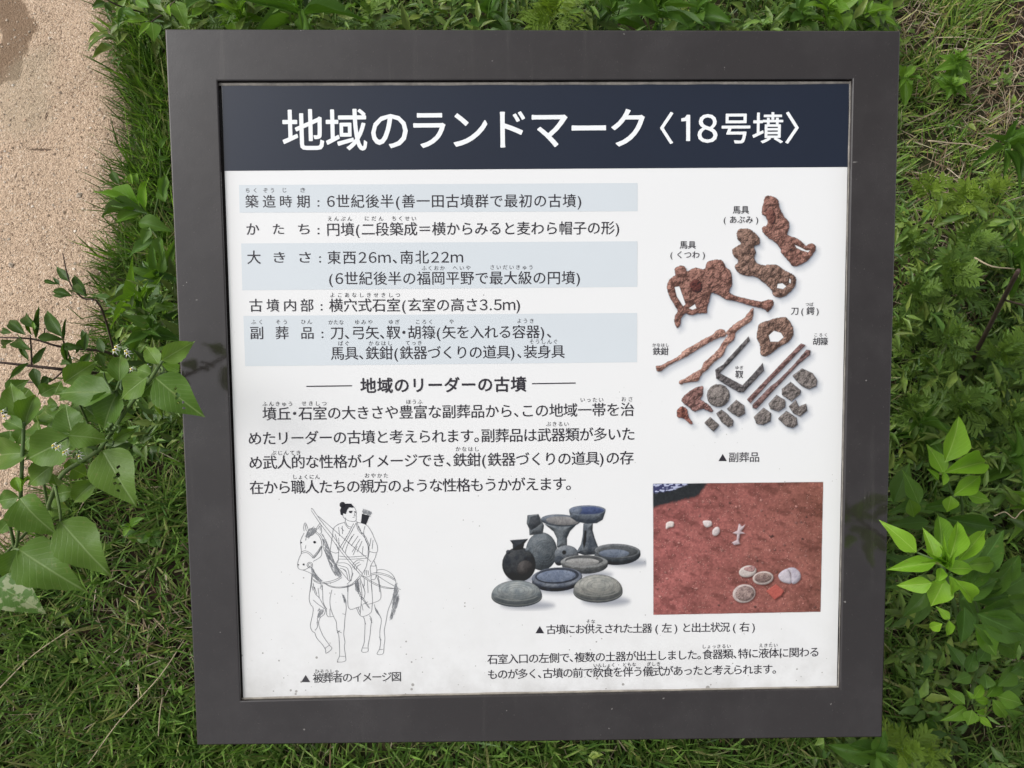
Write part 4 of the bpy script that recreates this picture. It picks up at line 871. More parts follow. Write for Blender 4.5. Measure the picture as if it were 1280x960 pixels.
# -- nightshade at the left edge of the board
n1 = lambda p: (p[0] / 4.923, 380 + p[1] / 4.923)
n2 = lambda p: (p[0] / 4.365, 560 + p[1] / 4.365)
base = at_z(58, 640, 0.0)
ns = empty('nightshade_plant', tuple(base)); tag(ns, 'broad-leaved green nightshade with small white flowers growing against the left edge of the board', 'plant')
top = [((975,370),(895,255),85,.705), ((1000,345),(1195,230),112,.715), ((1000,370),(1110,415),62,.70,'ellb'), ((965,460),(1240,685),205,.69,'nighthole'),
       ((905,450),(740,585),135,.66), ((960,470),(845,580),115,.65), ((925,430),(835,395),75,.68), ((735,478),(735,298),105,.62), ((690,548),(352,545),165,.60), ((400,480),(590,352),120,.57),
       ((722,550),(612,780),160,.58), ((430,810),(658,832),140,.57), ((440,790),(398,615),150,.55), ((430,820),(145,965),205,.55), ((430,800),(275,738),135,.53),
       ((150,748),(215,528),118,.55), ((110,700),(58,478),125,.53), ((50,540),(168,468),88,.5), ((140,768),(15,708),80,.56), ((145,775),(98,872),75,.54), ((168,915),(-70,930),170,.53),
       ((700,842),(842,766),64,.54), ((690,690),(822,692),74,.5), ((955,560),(1002,702),42,.5), ((450,560),(348,570),75,.5), ((350,620),(272,618),64,.48),
       ((560,520),(430,640),100,.46), ((600,700),(480,600),110,.44), ((260,800),(200,700),120,.45), ((330,700),(240,640),90,.42), ((600,640),(700,560),90,.43)]
px_leaves(ns, [((a[0] + (a[0] - b[0]) * .04, a[1] + (a[1] - b[1]) * .04), (b[0] + (b[0] - a[0]) * .05, b[1] + (b[1] - a[1]) * .05), w_ * 1.15, *r_) for a, b, w_, *r_ in top], n1, 'night', 0.55, 4.923)
low = [((560,15),(738,318),215,.55,'nighthole'), ((330,400),(598,698),220,.50), ((105,555),(448,778),235,.49), ((110,275),(292,488),185,.52), ((-40,735),(248,902),180,.44,'nightp'), ((105,555),(15,745),115,.44),
       ((300,85),(135,212),120,.50), ((100,270),(-30,292),95,.5), ((520,182),(370,312),100,.42), ((110,240),(72,148),48,.54,'ellb'), ((60,390),(-15,472),66,.45), ((120,235),(150,140),40,.53,'ellb'),
       ((380,60),(420,130),70,.42), ((300,250),(420,230),90,.3), ((260,330),(380,330),90,.25)]
px_leaves(ns, [(a, b, w_ * 1.08, *r_) for a, b, w_, *r_ in low], n2, 'night', 0.5, 4.365)
FILL = [(180,520),(250,560),(330,560),(260,640),(330,700),(420,700),(520,650),(600,600),(660,500),(560,540),(480,760),(330,900),(250,880),(560,880),(480,870),(400,920),(100,620),(60,780),(180,820),(780,540),(860,500),(500,440),(640,420),(730,640),(120,840),(30,560),(560,980),(440,1010),(330,1040),(620,700)]
px_leaves(ns, [((x, y), (x + prng.uniform(-110, 110), y + prng.choice((-1, 1)) * prng.uniform(50, 120)), prng.uniform(90, 150), prng.uniform(.36, .50)) for x, y in FILL], n1, 'night', .4, 4.923)
q1 = lambda x, y, z: at_z(*n1((x, y)), z); q2 = lambda x, y, z: at_z(*n2((x, y)), z)
main = [base, q2(262, 330, .25), q2(275, 285, .36), q2(335, 150, .46), q2(450, 70, .50), q1(610, 895, .53), q1(680, 800, .55), q1(800, 620, .59), q1(920, 470, .665), q1(975, 385, .695)]
sl1 = [(main, .0029, .0014),
       ([q2(262, 330, .25), q2(240, 200, .38), q2(230, 160, .42)], .002, .0012),
       ([base, q2(10, 600, .30), q2(80, 550, .42), q2(100, 460, .47), q2(112, 280, .51)], .0023, .0014), ([q2(80, 550, .42), q2(60, 450, .45), q2(35, 380, .48)], .002, .0012), ([q2(112, 280, .51), q1(145, 770, .55), q1(150, 745, .55)], .002, .0014),
       ([q2(80, 550, .42), q2(105, 555, .47)], .0016, .0013), ([q2(300, 200, .42), q2(325, 330, .47), q2(332, 402, .50)], .0016, .0012),
       ([q1(680, 800, .55), q1(655, 830, .56)], .0016, .0012), ([q1(760, 680, .57), q1(730, 600, .58), q1(715, 540, .59), q1(690, 548, .60)], .0018, .0012), ([q1(715, 540, .59), q1(735, 478, .62)], .0014, .001),
       ([q1(690, 548, .60), q1(650, 470, .60), q1(638, 420, .61)], .0012, .0008), ([q1(540, 730, .45), q1(500, 640, .52), q1(465, 560, .56)], .0012, .0009), ([q1(610, 895, .53), q1(500, 860, .54), q1(430, 815, .55)], .0016, .0012), ([q1(655, 860, .54), q1(690, 870, .54), q1(700, 842, .54)], .0012, .0009),
       ([q1(920, 470, .665), q1(905, 450, .665)], .0014, .001), ([q1(975, 385, .695), q1(1000, 350, .705)], .0014, .001), ([q1(430, 815, .55), q1(350, 860, .56), q1(345, 880, .57)], .0010, .0007), ([q1(735, 310, .63), q1(745, 255, .64), q1(715, 260, .645)], .0007, .0005), ([q1(745, 255, .64), q1(775, 285, .645)], .0006, .0005)]
for i in range(9):                              # curled flower stalks
    cx, cy, z = [(690, 760, .58), (700, 775, .58), (985, 410, .67), (990, 430, .665), (720, 770, .58), (820, 410, .64), (470, 930, .56), (20, 650, .54), (660, 750, .58)][i]
    a0 = prng.uniform(0, 6); pts = [q1(cx + 22 * math.cos(a0 + t) * (1 - t * .12), cy + 22 * math.sin(a0 + t), z + .004 * t) for t in (0, .8, 1.6, 2.4, 3.2)]; sl1.append((pts, .0009, .0013))
stems(ns, sl1, 'stem')
for x, y, z in ((715,265,.65), (705,285,.648), (775,290,.65), (785,305,.648), (808,400,.65), (822,430,.65), (330,870,.58), (350,885,.58), (365,875,.58), (395,912,.575), (410,905,.57), (480,915,.57), (490,935,.57), (15,660,.56), (30,690,.56), (900,385,.66)):
    flower(ns, q1(x, y, z), prng.uniform(.0045, .0062))

# -- dark-leaved shrub reaching over the path
base = at_z(150, 470, 0.0)
ds = empty('trailing_shrub', tuple(base)); tag(ds, 'slender dark-stemmed shrub with narrow dark green leaves reaching out over the sandy path at left', 'plant')
dl = [((155,190),(28,84),78), ((75,180),(-8,158),48), ((190,282),(70,180),90), ((180,355),(100,228),38), ((185,358),(30,482),44), ((205,375),(287,253),52), ((235,150),(128,38),74), ((222,222),(238,-10),42), ((385,205),(268,22),95), ((232,208),(398,216),68),
      ((390,230),(406,72),24), ((390,240),(412,382),44), ((385,258),(512,268),58), ((438,372),(352,364),44), ((205,395),(242,532),75), ((250,480),(332,458),58), ((300,450),(232,562),46), ((85,225),(-5,275),48), ((195,190),(170,90),30,None,'shoot'), ((215,160),(200,95),26,None,'shoot'),
      ((470,300),(560,200),60), ((520,290),(530,160),55), ((600,300),(640,400),70), ((560,300),(480,400),60), ((540,250),(500,150),52), ((700,310),(820,290),50), ((640,300),(600,200),60), ((450,410),(420,300),46)]
px_leaves(ds, [(*l[:2], l[2] * .85, .30 if len(l) < 4 or l[3] is None else l[3], *(l[4:5])) for l in dl], n1, 'dark', .3, 4.923)
n3 = lambda p: (p[0] / 3.0, 320 + p[1] / 3.0)
px_leaves(ds, [((262,98),(208,36),32), ((328,152),(266,60),36), ((322,152),(246,116),34), ((270,150),(180,124),30), ((216,106),(150,88),17), ((224,110),(196,76),14), ((262,150),(190,146),20)], n3, 'dark', .27, 3.0)
q3 = lambda x, y, z: at_z(x / 3, 320 + y / 3, z)
stems(ds, [([base, q1(700, 310, .20), q1(380, 265, .27), q1(200, 215, .29), q1(-40, 205, .30)], .0024, .0010), ([base, q1(470, 412, .24), q1(200, 382, .28), q1(-40, 355, .30)], .0026, .0018), ([q1(195, 382, .28), q1(192, 280, .29), q1(185, 190, .30)], .0014, .0009),
           ([q1(430, 330, .26), q1(390, 230, .29), q1(385, 200, .30)], .0013, .0008), ([q1(270, 220, .28), q1(275, 150, .29)], .0009, .0007), ([q1(150, 480, .26), q1(300, 480, .27), q1(400, 400, .26)], .0013, .001), ([base, q3(380, 195, .24), q3(310, 158, .26), q3(262, 100, .27), q3(235, -10, .30)], .0018, .0007)], 'stemd')

# -- fresh shoots along the path edge
n0 = lambda p: (p[0] / 3.0, p[1] / 3.0)
def shoot_plant(label, basepx, lst, conv, ws, key, z, stemlist, sm='stem', group=None, cat='plant'):
    b = at_z(basepx[0], basepx[1], 0.0); r = empty('leafy_shoot', tuple(b)); tag(r, label, cat, group)
    px_leaves(r, lst, conv, key, z, ws)
    stems(r, [([b] + [at_z(*conv((x, y)), zz) for x, y, zz in l], .0022, .0009) for l in stemlist], sm); return r
shoot_plant('bright pointed-leaf shoot poking over the sand beside the middle of the left grass strip', (190, 285),
    [((552,800),(342,778),52,None,'dark'), ((525,785),(372,698),80), ((530,780),(332,704),32), ((447,692),(410,630),30,None,'dark'), ((497,692),(482,643),20), ((547,792),(546,653),38,None,'bright'), ((527,785),(498,718),28,None,'bright'), ((545,792),(408,830),48), ((520,835),(645,862),64,None,'mid'), ((590,900),(468,962),44,None,'mid'), ((595,890),(605,975),40,None,'mid'),
     ((480,780),(400,750),40,None,'mid'), ((600,560),(632,508),22,None,'mid'), ((590,600),(640,592),22,None,'mid'), ((590,540),(628,520),20,None,'mid'), ((520,690),(505,640),24), ((610,740),(620,640),40,None,'mid'), ((560,850),(530,920),40,None,'mid'), ((520,790),(505,745),18,None,'bright'), ((620,760),(600,700),46,None,'mid')], n0, 3.0, 'shoot', .24,
    [[(560, 850, .15), (530, 790, .24)], [(560, 850, .15), (590, 890, .2)], [(500, 720, .2), (450, 700, .22)], [(600, 700, .12), (600, 560, .2)]])
shoot_plant('broad-leaved shoot at the upper left corner of the board, one leaf hanging over the corner', (205, 20),
    [((562,78),(413,64),38), ((568,82),(578,158),62), ((566,84),(513,138),24), ((655,5),(702,108),62), ((640,60),(612,20),30,None,'bright'), ((560,30),(500,-10),40), ((600,20),(560,-30),44,None,'mid'), ((480,80),(420,75),22,None,'mid'), ((395,8),(338,26),24,None,'dark'), ((398,8),(420,50),22,None,'dark'), ((470,20),(440,110),26,None,'mid'),
     ((700,30),(770,-20),40,None,'mid'), ((720,60),(770,30),34), ((510,60),(450,30),30,None,'mid')], n0, 3.0, 'shoot', .22,
    [[(600, 60, .15), (568, 82, .22)], [(640, 20, .16), (655, 5, .23)], [(470, 30, .18), (380, -12, .22)]], 'stemd')

# -- bright shrub at the right edge of the board
n5 = lambda p: (1090 + p[0] / 5.33, 500 + p[1] / 5.33)
n6 = lambda p: (1090 + p[0] / 3.0, 640 + p[1] / 3.0)
base = at_z(1205, 740, 0)
bs = empty('young_shrub', tuple(base)); tag(bs, 'young shrub with a star of bright yellow-green leaves at the right edge of the board', 'plant')
b5 = [((485,412),(607,100),145,.50), ((482,502),(373,302),98,.49), ((490,482),(826,388),135,.50), ((545,632),(742,498),105,.49), ((630,632),(786,672),80,.47), ((525,640),(505,750),88,.47), ((442,532),(373,452),34,.48), ((470,572),(486,458),44,.49),
      ((140,690),(252,418),115,.38,'mid'), ((312,702),(213,478),98,.42,'shoot'), ((250,662),(287,790),84,.41,'shoot'), ((365,680),(125,745),95,.38,'mid'), ((500,792),(868,862),125,.38,'mid'), ((385,812),(125,832),85,.36,'mid'), ((590,682),(318,722),84,.38,'mid'), ((600,690),(520,760),60,.36,'mid'),
      ((450,600),(540,560),50,.4,'mid'), ((640,690),(720,680),50,.37,'mid')]
ext = lambda L_, k_, ww: [((a[0], a[1]), (b[0] + (b[0] - a[0]) * k_, b[1] + (b[1] - a[1]) * k_), w_ * ww, *r_) for a, b, w_, *r_ in L_]
px_leaves(bs, ext(b5, .06, 1.12), n5, 'bright', .48, 5.33)
b6 = [((167,152),(43,42),60,0.650), ((238,190),(70,212),52,0.640), ((238,182),(200,66),48,0.645), ((255,172),(262,-2),70,0.615,'shoot'), ((288,182),(335,30),60,0.640), ((318,192),(428,64),52,0.635), ((275,212),(382,212),48,0.650), ((226,266),(102,277),54,0.635), ((272,252),(225,352),80,0.630), ((290,240),(308,318),38,0.645), ((312,255),(392,345),54,0.640),
      ((250,260),(262,205),34,0.650), ((235,262),(270,222),40,0.645), ((345,352),(340,492),80,.44,'mid'), ((205,300),(125,387),70,.46,'mid'), ((212,215),(52,163),66,.46,'mid'), ((292,402),(245,358),28,0.585), ((265,418),(213,437),34,0.585), ((288,405),(285,467),30,0.585),
      ((370,250),(492,76),115,.46,'mid'), ((330,250),(514,266),95,.45,'mid'), ((400,330),(530,203),75,.44,'mid'), ((380,330),(532,310),85,.44,'mid'), ((390,380),(600,475),140,.46,'mid'), ((390,440),(472,540),66,.45,'shoot'), ((470,335),(610,330),85,.42,'mid'), ((480,300),(600,230),90,.38,'mid'), ((400,300),(350,200),90,.4,'mid'),
      ((420,420),(560,560),110,.36,'mid'), ((450,380),(590,390),100,.4,'mid'), ((560,470),(620,540),70,.36,'mid'),((330,300),(400,420),90,.38,'mid'),((300,230),(200,300),70,.40,'mid')]
b6 = [(a, b, w_ * .74, *r_) if 'mid' in r_ else (a, b, w_, *r_) for a, b, w_, *r_ in b6] + [((330,330),(470,250),60,.47,'mid'), ((350,300),(450,170),58,.47,'mid'), ((400,380),(560,350),66,.45,'mid'), ((430,420),(600,420),64,.44,'mid'), ((380,420),(500,500),58,.46,'mid'), ((300,200),(420,130),50,.5,'mid'), ((470,270),(560,160),56,.41,'mid'), ((500,400),(610,380),60,.42,'mid'), ((440,480),(560,520),60,.40,'mid'), ((210,330),(160,420),40,.40,'mid'), ((350,200),(470,190),52,.49,'shoot')]
px_leaves(bs, ext(b6, .10, 1.15), n6, 'bright', .585, 3.0)
q5 = lambda x, y, z: at_z(*n5((x, y)), z); q6 = lambda x, y, z: at_z(*n6((x, y)), z)
for x, y, w_ in ((262,130,14), (275,95,13), (322,158,14), (215,155,12), (290,150,10), (205,182,12)):
    put_leaf(bs, 'bright', q6(262, 190, .65), q6(x, y, .675), w_ * .0004)
stems(bs, [([base, q6(330, 420, .25), q6(305, 330, .48), q6(262, 195, .645)], .003, .0016), ([base, q6(400, 400, .3), q6(385, 330, .43)], .0024, .0012), ([q6(330, 420, .25), q5(600, 700, .38), q5(530, 620, .47), q5(485, 420, .49)], .002, .001), ([q5(375, 665, .44), q5(435, 540, .48)], .0010, .0008), ([q6(305, 330, .42), q6(288, 405, .49)], .0012, .0008), ([q6(262, 190, .645), q6(170, 152, .65)], .0009, .0007)], 'stem')

shoot_plant('small shrub with two tufts of fresh leaves in the grass at lower right', (1210, 880),
    [((342,578),(280,488),48,None,'mid'), ((355,602),(388,518),52,None,'mid'), ((370,612),(306,637),46,None,'mid'), ((350,722),(270,658),48), ((350,732),(268,787),54), ((375,742),(360,803),54), ((378,702),(422,633),33,None,'bright'), ((385,706),(448,710),32,None,'bright'), ((375,702),(356,668),22,None,'bright'), ((385,745),(432,750),22,None,'bright'), ((385,760),(390,797),22,None,'bright'), ((400,765),(454,812),27,None,'bright'),
     ((470,652),(552,568),58,None,'mid'), ((430,692),(492,618),48), ((480,682),(575,638),64,None,'mid'), ((470,692),(575,722),64), ((450,702),(515,782),58), ((430,662),(424,598),54,None,'mid'), ((500,740),(560,790),50,None,'mid'), ((520,600),(590,560),60,None,'mid'), ((400,560),(440,500),50,None,'mid')], n6, 3.0, 'shoot', .30,
    [[(385, 640, .26), (375, 720, .29)], [(400, 560, .25), (370, 520, .28)], [(440, 690, .28)]])

# -- lobed weeds (mugwort) and lance-leaved weeds
def rosette(label, top, basepx, z, L, n, key, cat='weed', name='mugwort_weed', group=None, sp=0.10, wr=1.0, droop=0.35, elev=0.35):
    tp = Vector(at_z(top[0], top[1], z)); b = Vector(at_z(basepx[0], basepx[1], 0)); r = empty(name, tuple(b)); tag(r, label, cat, group)
    pts = [b, b.lerp(tp, .4) + Vector((prng.uniform(-.01, .01), prng.uniform(-.01, .01), .02)), tp]
    stems(r, [([np.array(p) for p in pts], .0022, .0009)], 'stem')
    for i in range(n):
        f = 1 - (i / n) ** 1.1 * min(0.85, sp * 6); a = i * 2.399 + prng.uniform(-.9, .9); p = b.lerp(tp, f)
        l = L * (0.35 + 0.75 * (i / n) ** 0.6) * prng.uniform(.6, 1.25); e = elev + (1 - i / n) * 0.7 + prng.uniform(-.4, .4) - droop * (i / n)
        d = Vector((math.cos(a) * math.cos(e), math.sin(a) * math.cos(e), math.sin(e)))
        put_leaf(r, key, p, p + d * l, l * wr * prng.uniform(.75, 1.2), up=(0, 0, 1) if e < 1.2 else None, jit=.5)
    return r
MG = 'lobed weeds at the right of the board'
for lab_, top, bp, z, L, n, key in [
    ('yellow-green lobed weed nearest the right edge of the board, under the dry grass', (1162, 238), (1160, 262), .18, .085, 16, 'mugy'),
    ('yellow-green lobed weed, middle one of the light clump right of the board', (1206, 245), (1200, 275), .17, .085, 15, 'mugy'),
    ('yellow-green lobed weed at the right of the light clump beside bare straw', (1238, 236), (1236, 262), .14, .075, 14, 'mugy'),
    ('green lobed weed pressed to the board edge below the yellow-green clump', (1138, 300), (1146, 330), .18, .085, 15, 'mug'),
    ('tall green lobed weed with pale stem tip in the middle of the right-hand weeds', (1188, 335), (1186, 385), .27, .10, 20, 'mug'),
    ('second tall green weed just right of the pale-stemmed one', (1212, 300), (1212, 345), .25, .09, 18, 'mug'),
    ('bushy green weed by the dark bare patch beside the board', (1150, 365), (1152, 400), .20, .09, 16, 'mug'),
    ('dark lobed weed on the left side of the leaning dark stem', (1186, 420), (1186, 450), .22, .10, 18, 'mug'),
    ('dark lobed weed at the foot of the leaning dark stem', (1200, 500), (1200, 530), .22, .11, 18, 'mug'),
    ('low lobed weed at board edge above the star-leaved shrub', (1140, 505), (1142, 530), .20, .10, 16, 'mug'),
    ('dark feathery weed right of the leaning stem at the photo edge', (1250, 440), (1248, 470), .24, .11, 20, 'mug'),
    ('dark feathery weed at the right photo edge above the fresh shrub', (1262, 520), (1262, 545), .22, .11, 18, 'mug'),
    ('dim lobed weed between leaning stem and board edge', (1160, 460), (1160, 480), .14, .09, 14, 'mug'),
    ('small dark weed right of the star-leaved shrub top', (1225, 560), (1225, 580), .16, .09, 14, 'mug'),
    ('feathery mugwort over the top edge left of centre of the board', (462, 18), (465, 45), .22, .10, 16, 'mug'),
    ('bushy mugwort behind the top edge near the middle of the board', (690, 12), (695, 45), .24, .12, 20, 'mugy'),
    ('small mugwort behind the top edge beside the lance-leaved weed', (290, 8), (290, 40), .2, .09, 12, 'mug'),
    ('yellow-green cut-leaved weed under the lower right corner of the board', (1128, 935), (1128, 945), .20, .085, 15, 'mugy'),
    ('low cut-leaved weed at bottom edge right of the lower right board corner', (1158, 938), (1160, 950), .16, .07, 12, 'mugy'),
    ('dim weed in the shade under the dark patch right of the board', (1125, 410), (1128, 430), .12, .08, 12, 'mug')]:
    yl = key == 'mugy'
    rosette(lab_, top, bp, z, L * (.58 if yl else .60), int(n * 1.5), key, droop=.5, elev=.55, wr=prng.uniform(.75, 1.0))
for lab_, top, bp, z, L, n, key, wr in [
    ('long-leaved weed behind the top edge, at a third of the board width', (375, 6), (378, 40), .26, .11, 14, 'mid', .2),
    ('long-leaved weed behind the top edge, right of the bushy mugwort', (822, 6), (824, 45), .28, .12, 16, 'mid', .2),
    ('leafy weed with oval leaves behind the top edge, next to the long-leaved weed', (872, 14), (872, 45), .2, .075, 14, 'ell', .42),
    ('bright leafy bush behind the top edge near the upper right corner of the board', (1035, 8), (1035, 45), .24, .075, 20, 'ellb', .42),
    ('leafy weed with light oval leaves just left of the upper right board corner', (1078, 18), (1078, 50), .18, .06, 14, 'ellb', .42),
    ('leafy weed with oval leaves left of the bright bush at the top edge', (1002, 14), (1002, 45), .2, .065, 14, 'ell', .42),
    ('leafy weed behind the top edge near the upper left board corner', (300, 14), (300, 45), .2, .085, 12, 'shoot', .3),
    ('dark leafy weed behind the top edge before the bushy mugwort', (610, 14), (612, 45), .18, .07, 12, 'ell', .4),
    ('dark oval-leaved weed behind the top edge between mugwort and long-leaved weed', (765, 10), (766, 45), .2, .07, 12, 'ell', .4),
    ('small green herb with soft leaves in the dry grass right of the upper right corner', (1196, 72), (1192, 95), .12, .036, 26, 'shoot', .5),
    ('second soft-leaved herb just below the first in the dry grass', (1190, 104), (1188, 115), .09, .034, 24, 'shoot', .6),
    ('pale green sprig at the edge of the board below its upper right corner', (1130, 96), (1132, 104), .1, .045, 8, 'ellb', .45),
    ('lance-leaved weed at right photo edge below the brown straw', (1256, 176), (1256, 200), .2, .085, 14, 'mid', .2),
    ('narrow-leaved weed at right photo edge beside the leaning dark stem', (1268, 320), (1268, 350), .24, .10, 14, 'mid', .18),
    ('narrow-leaved weed at the right photo edge level with the fresh shrub', (1262, 570), (1262, 600), .22, .09, 14, 'mid', .2),
    ('small bright sprout at right photo edge under the narrow-leaved weed', (1276, 622), (1276, 640), .2, .06, 9, 'shoot', .3),
    ('narrow-leaved weed between board edge and star-leaved shrub', (1150, 530), (1152, 548), .2, .09, 12, 'mid', .2),
    ('dark seedling under the nightshade beside the board', (188, 410), (190, 425), .2, .08, 12, 'mid', .3),
    ('soft green weed between the sand shoot and the nightshade', (178, 372), (182, 395), .22, .075, 14, 'shoot', .28),
    ('dim weed at board edge above the nightshade', (200, 345), (202, 360), .16, .075, 12, 'mid', .3),
    ('small round-leaved seedling in the grass right of the large nightshade leaf', (163, 658), (163, 664), .06, .028, 6, 'ellb', .6),
    ('round-leaved seedling in the grass close to the lower left of the board', (190, 668), (190, 672), .05, .026, 6, 'ell', .7),
    ('oval-leaved sprig under the lower right corner of the board', (1095, 940), (1095, 948), .16, .06, 12, 'ell', .36),
    ('small sprig in the grass near the bottom of the right side', (1160, 900), (1160, 905), .08, .035, 8, 'ell', .5)]:
    rosette(lab_, top, bp, z, L, n, key, 'plant' if 'bush' in lab_ else 'weed', 'leafy_weed', wr=wr)

# leaning dark stem at the right
b0 = at_z(1192, 500, 0.0)
ls = empty('bare_stem', tuple(b0)); tag(ls, 'thick dark bare stem leaning up through the weeds at the right', 'stem')
stems(ls, [([b0, at_z(1200, 478, .06), at_z(1228, 425, .2), at_z(1252, 378, .33), at_z(1273, 338, .43)], 0.0040, .0026), ([at_z(1255, 375, .34), at_z(1290, 384, .40)], .0014, .001)], 'stemd')
# dry straws lying over the grass
for i, (lab_, P, z) in enumerate([('long pale dry straw lying across the grass right of the board', [(1160, 176), (1190, 179), (1215, 181), (1245, 190)], .06), ('thin straw slanting over brown litter at the upper right', [(1235, 154), (1262, 138), (1285, 124)], .06),
        ('thin dry straw slanting through the lower left grass', [(110, 955), (150, 900), (200, 845), (230, 800)], .05), ('dry straw across the grass at far left below the nightshade', [(0, 860), (40, 820), (90, 785)], .05), ('pale twig between the weeds near the leaning stem', [(1218, 322), (1240, 333), (1268, 336)], .25),
        ('short pale straw beside the lower left edge of the board', [(198, 920), (200, 890), (203, 872)], .06), ('knotted pale twig at the right photo edge above the shrub', [(1243, 645), (1256, 640), (1268, 648), (1275, 641), (1285, 634)], .2)]):
    pts = [at_z(x, y, z + prng.uniform(-.01, .01)) for x, y in P]
    pts = [p for p in pts]; V, F = tube_vf(pts, .0016 if i in (0, 4) else .0009, .0008, 5); r = empty('dry_straw', tuple(pts[0])); tag(r, lab_, 'straw')
    part('stalk', V, F, M['dry'], r, True)

# ------------------------------------------------------------------ grass
def blade_mesh(name, x, y, z, L, wd, az, lean, droop, col, tipcol=None, mat='grass'):
    n = len(x); ts = np.array([0, 0.35, 0.7, 1.0]); ws = np.array([0.75, 1.0, 0.72, 0.0])
    dx, dy = np.cos(az), np.sin(az); tw = RNG.uniform(-0.9, 0.9, n); wx, wy = -np.sin(az + tw), np.cos(az + tw); be = RNG.uniform(1.0, 1.5, n) ** 1.0
    V = np.zeros((n, 7, 3)); j = 0
    for t, w_ in zip(ts, ws):
        hx = lean * L * t ** be; hz = L * np.sqrt(np.clip(1 - lean ** 2, 0.02, 1)) * t - droop * L * t * t
        cx, cy, cz = x + dx * hx, y + dy * hx, z + np.maximum(hz, 0.002 + 0.01 * t * lean)
        if w_ > 0:
            for s_ in (-1, 1): V[:, j] = np.stack([cx + wx * s_ * wd * w_ / 2, cy + wy * s_ * wd * w_ / 2, cz], 1); j += 1
        else: V[:, j] = np.stack([cx, cy, cz], 1)
    T_ = np.array([(0, 1, 3), (0, 3, 2), (2, 3, 5), (2, 5, 4), (4, 5, 6)])
    C_ = np.repeat(col[:, None], 7, 1)
    if tipcol is not None: C_[:, 6] = tipcol; C_[:, 4:6] = C_[:, 4:6] * 0.7 + tipcol[:, None] * 0.3
    me = tri_mesh(name, V.reshape(-1, 3), (T_[None] + 7 * np.arange(n)[:, None, None]).reshape(-1, 3), C_.reshape(-1, 3))
    return link(name, me, M[mat])
def gauss(P, cx, cy, r): return np.exp(-((P[:, 0] - cx) ** 2 + (P[:, 1] - cy) ** 2) / (2 * r * r))
def tufted(x, y, n, per):                      # gather part of the blades into radiating tufts
    m = n // per; c = RNG.integers(0, len(x), m); cx, cy = x[c], y[c]; k_ = RNG.integers(0, m, n); a = RNG.uniform(0, 6.283, n); r = np.abs(RNG.normal(0, .011, n))
    return cx[k_] + r * np.cos(a), cy[k_] + r * np.sin(a), a
def roots(n, x0, x1, y0, y1):
    x = RNG.uniform(x0, x1, n); y = RNG.uniform(y0, y1, n); ok = path_d(x, y) < RNG.uniform(-0.03, 0.012, n); return x[ok], y[ok]
POSTK = lambda x, y: ~((np.abs(np.abs(x) - 0.15) < 0.075) & (y > -0.06) & (y < 0.10))
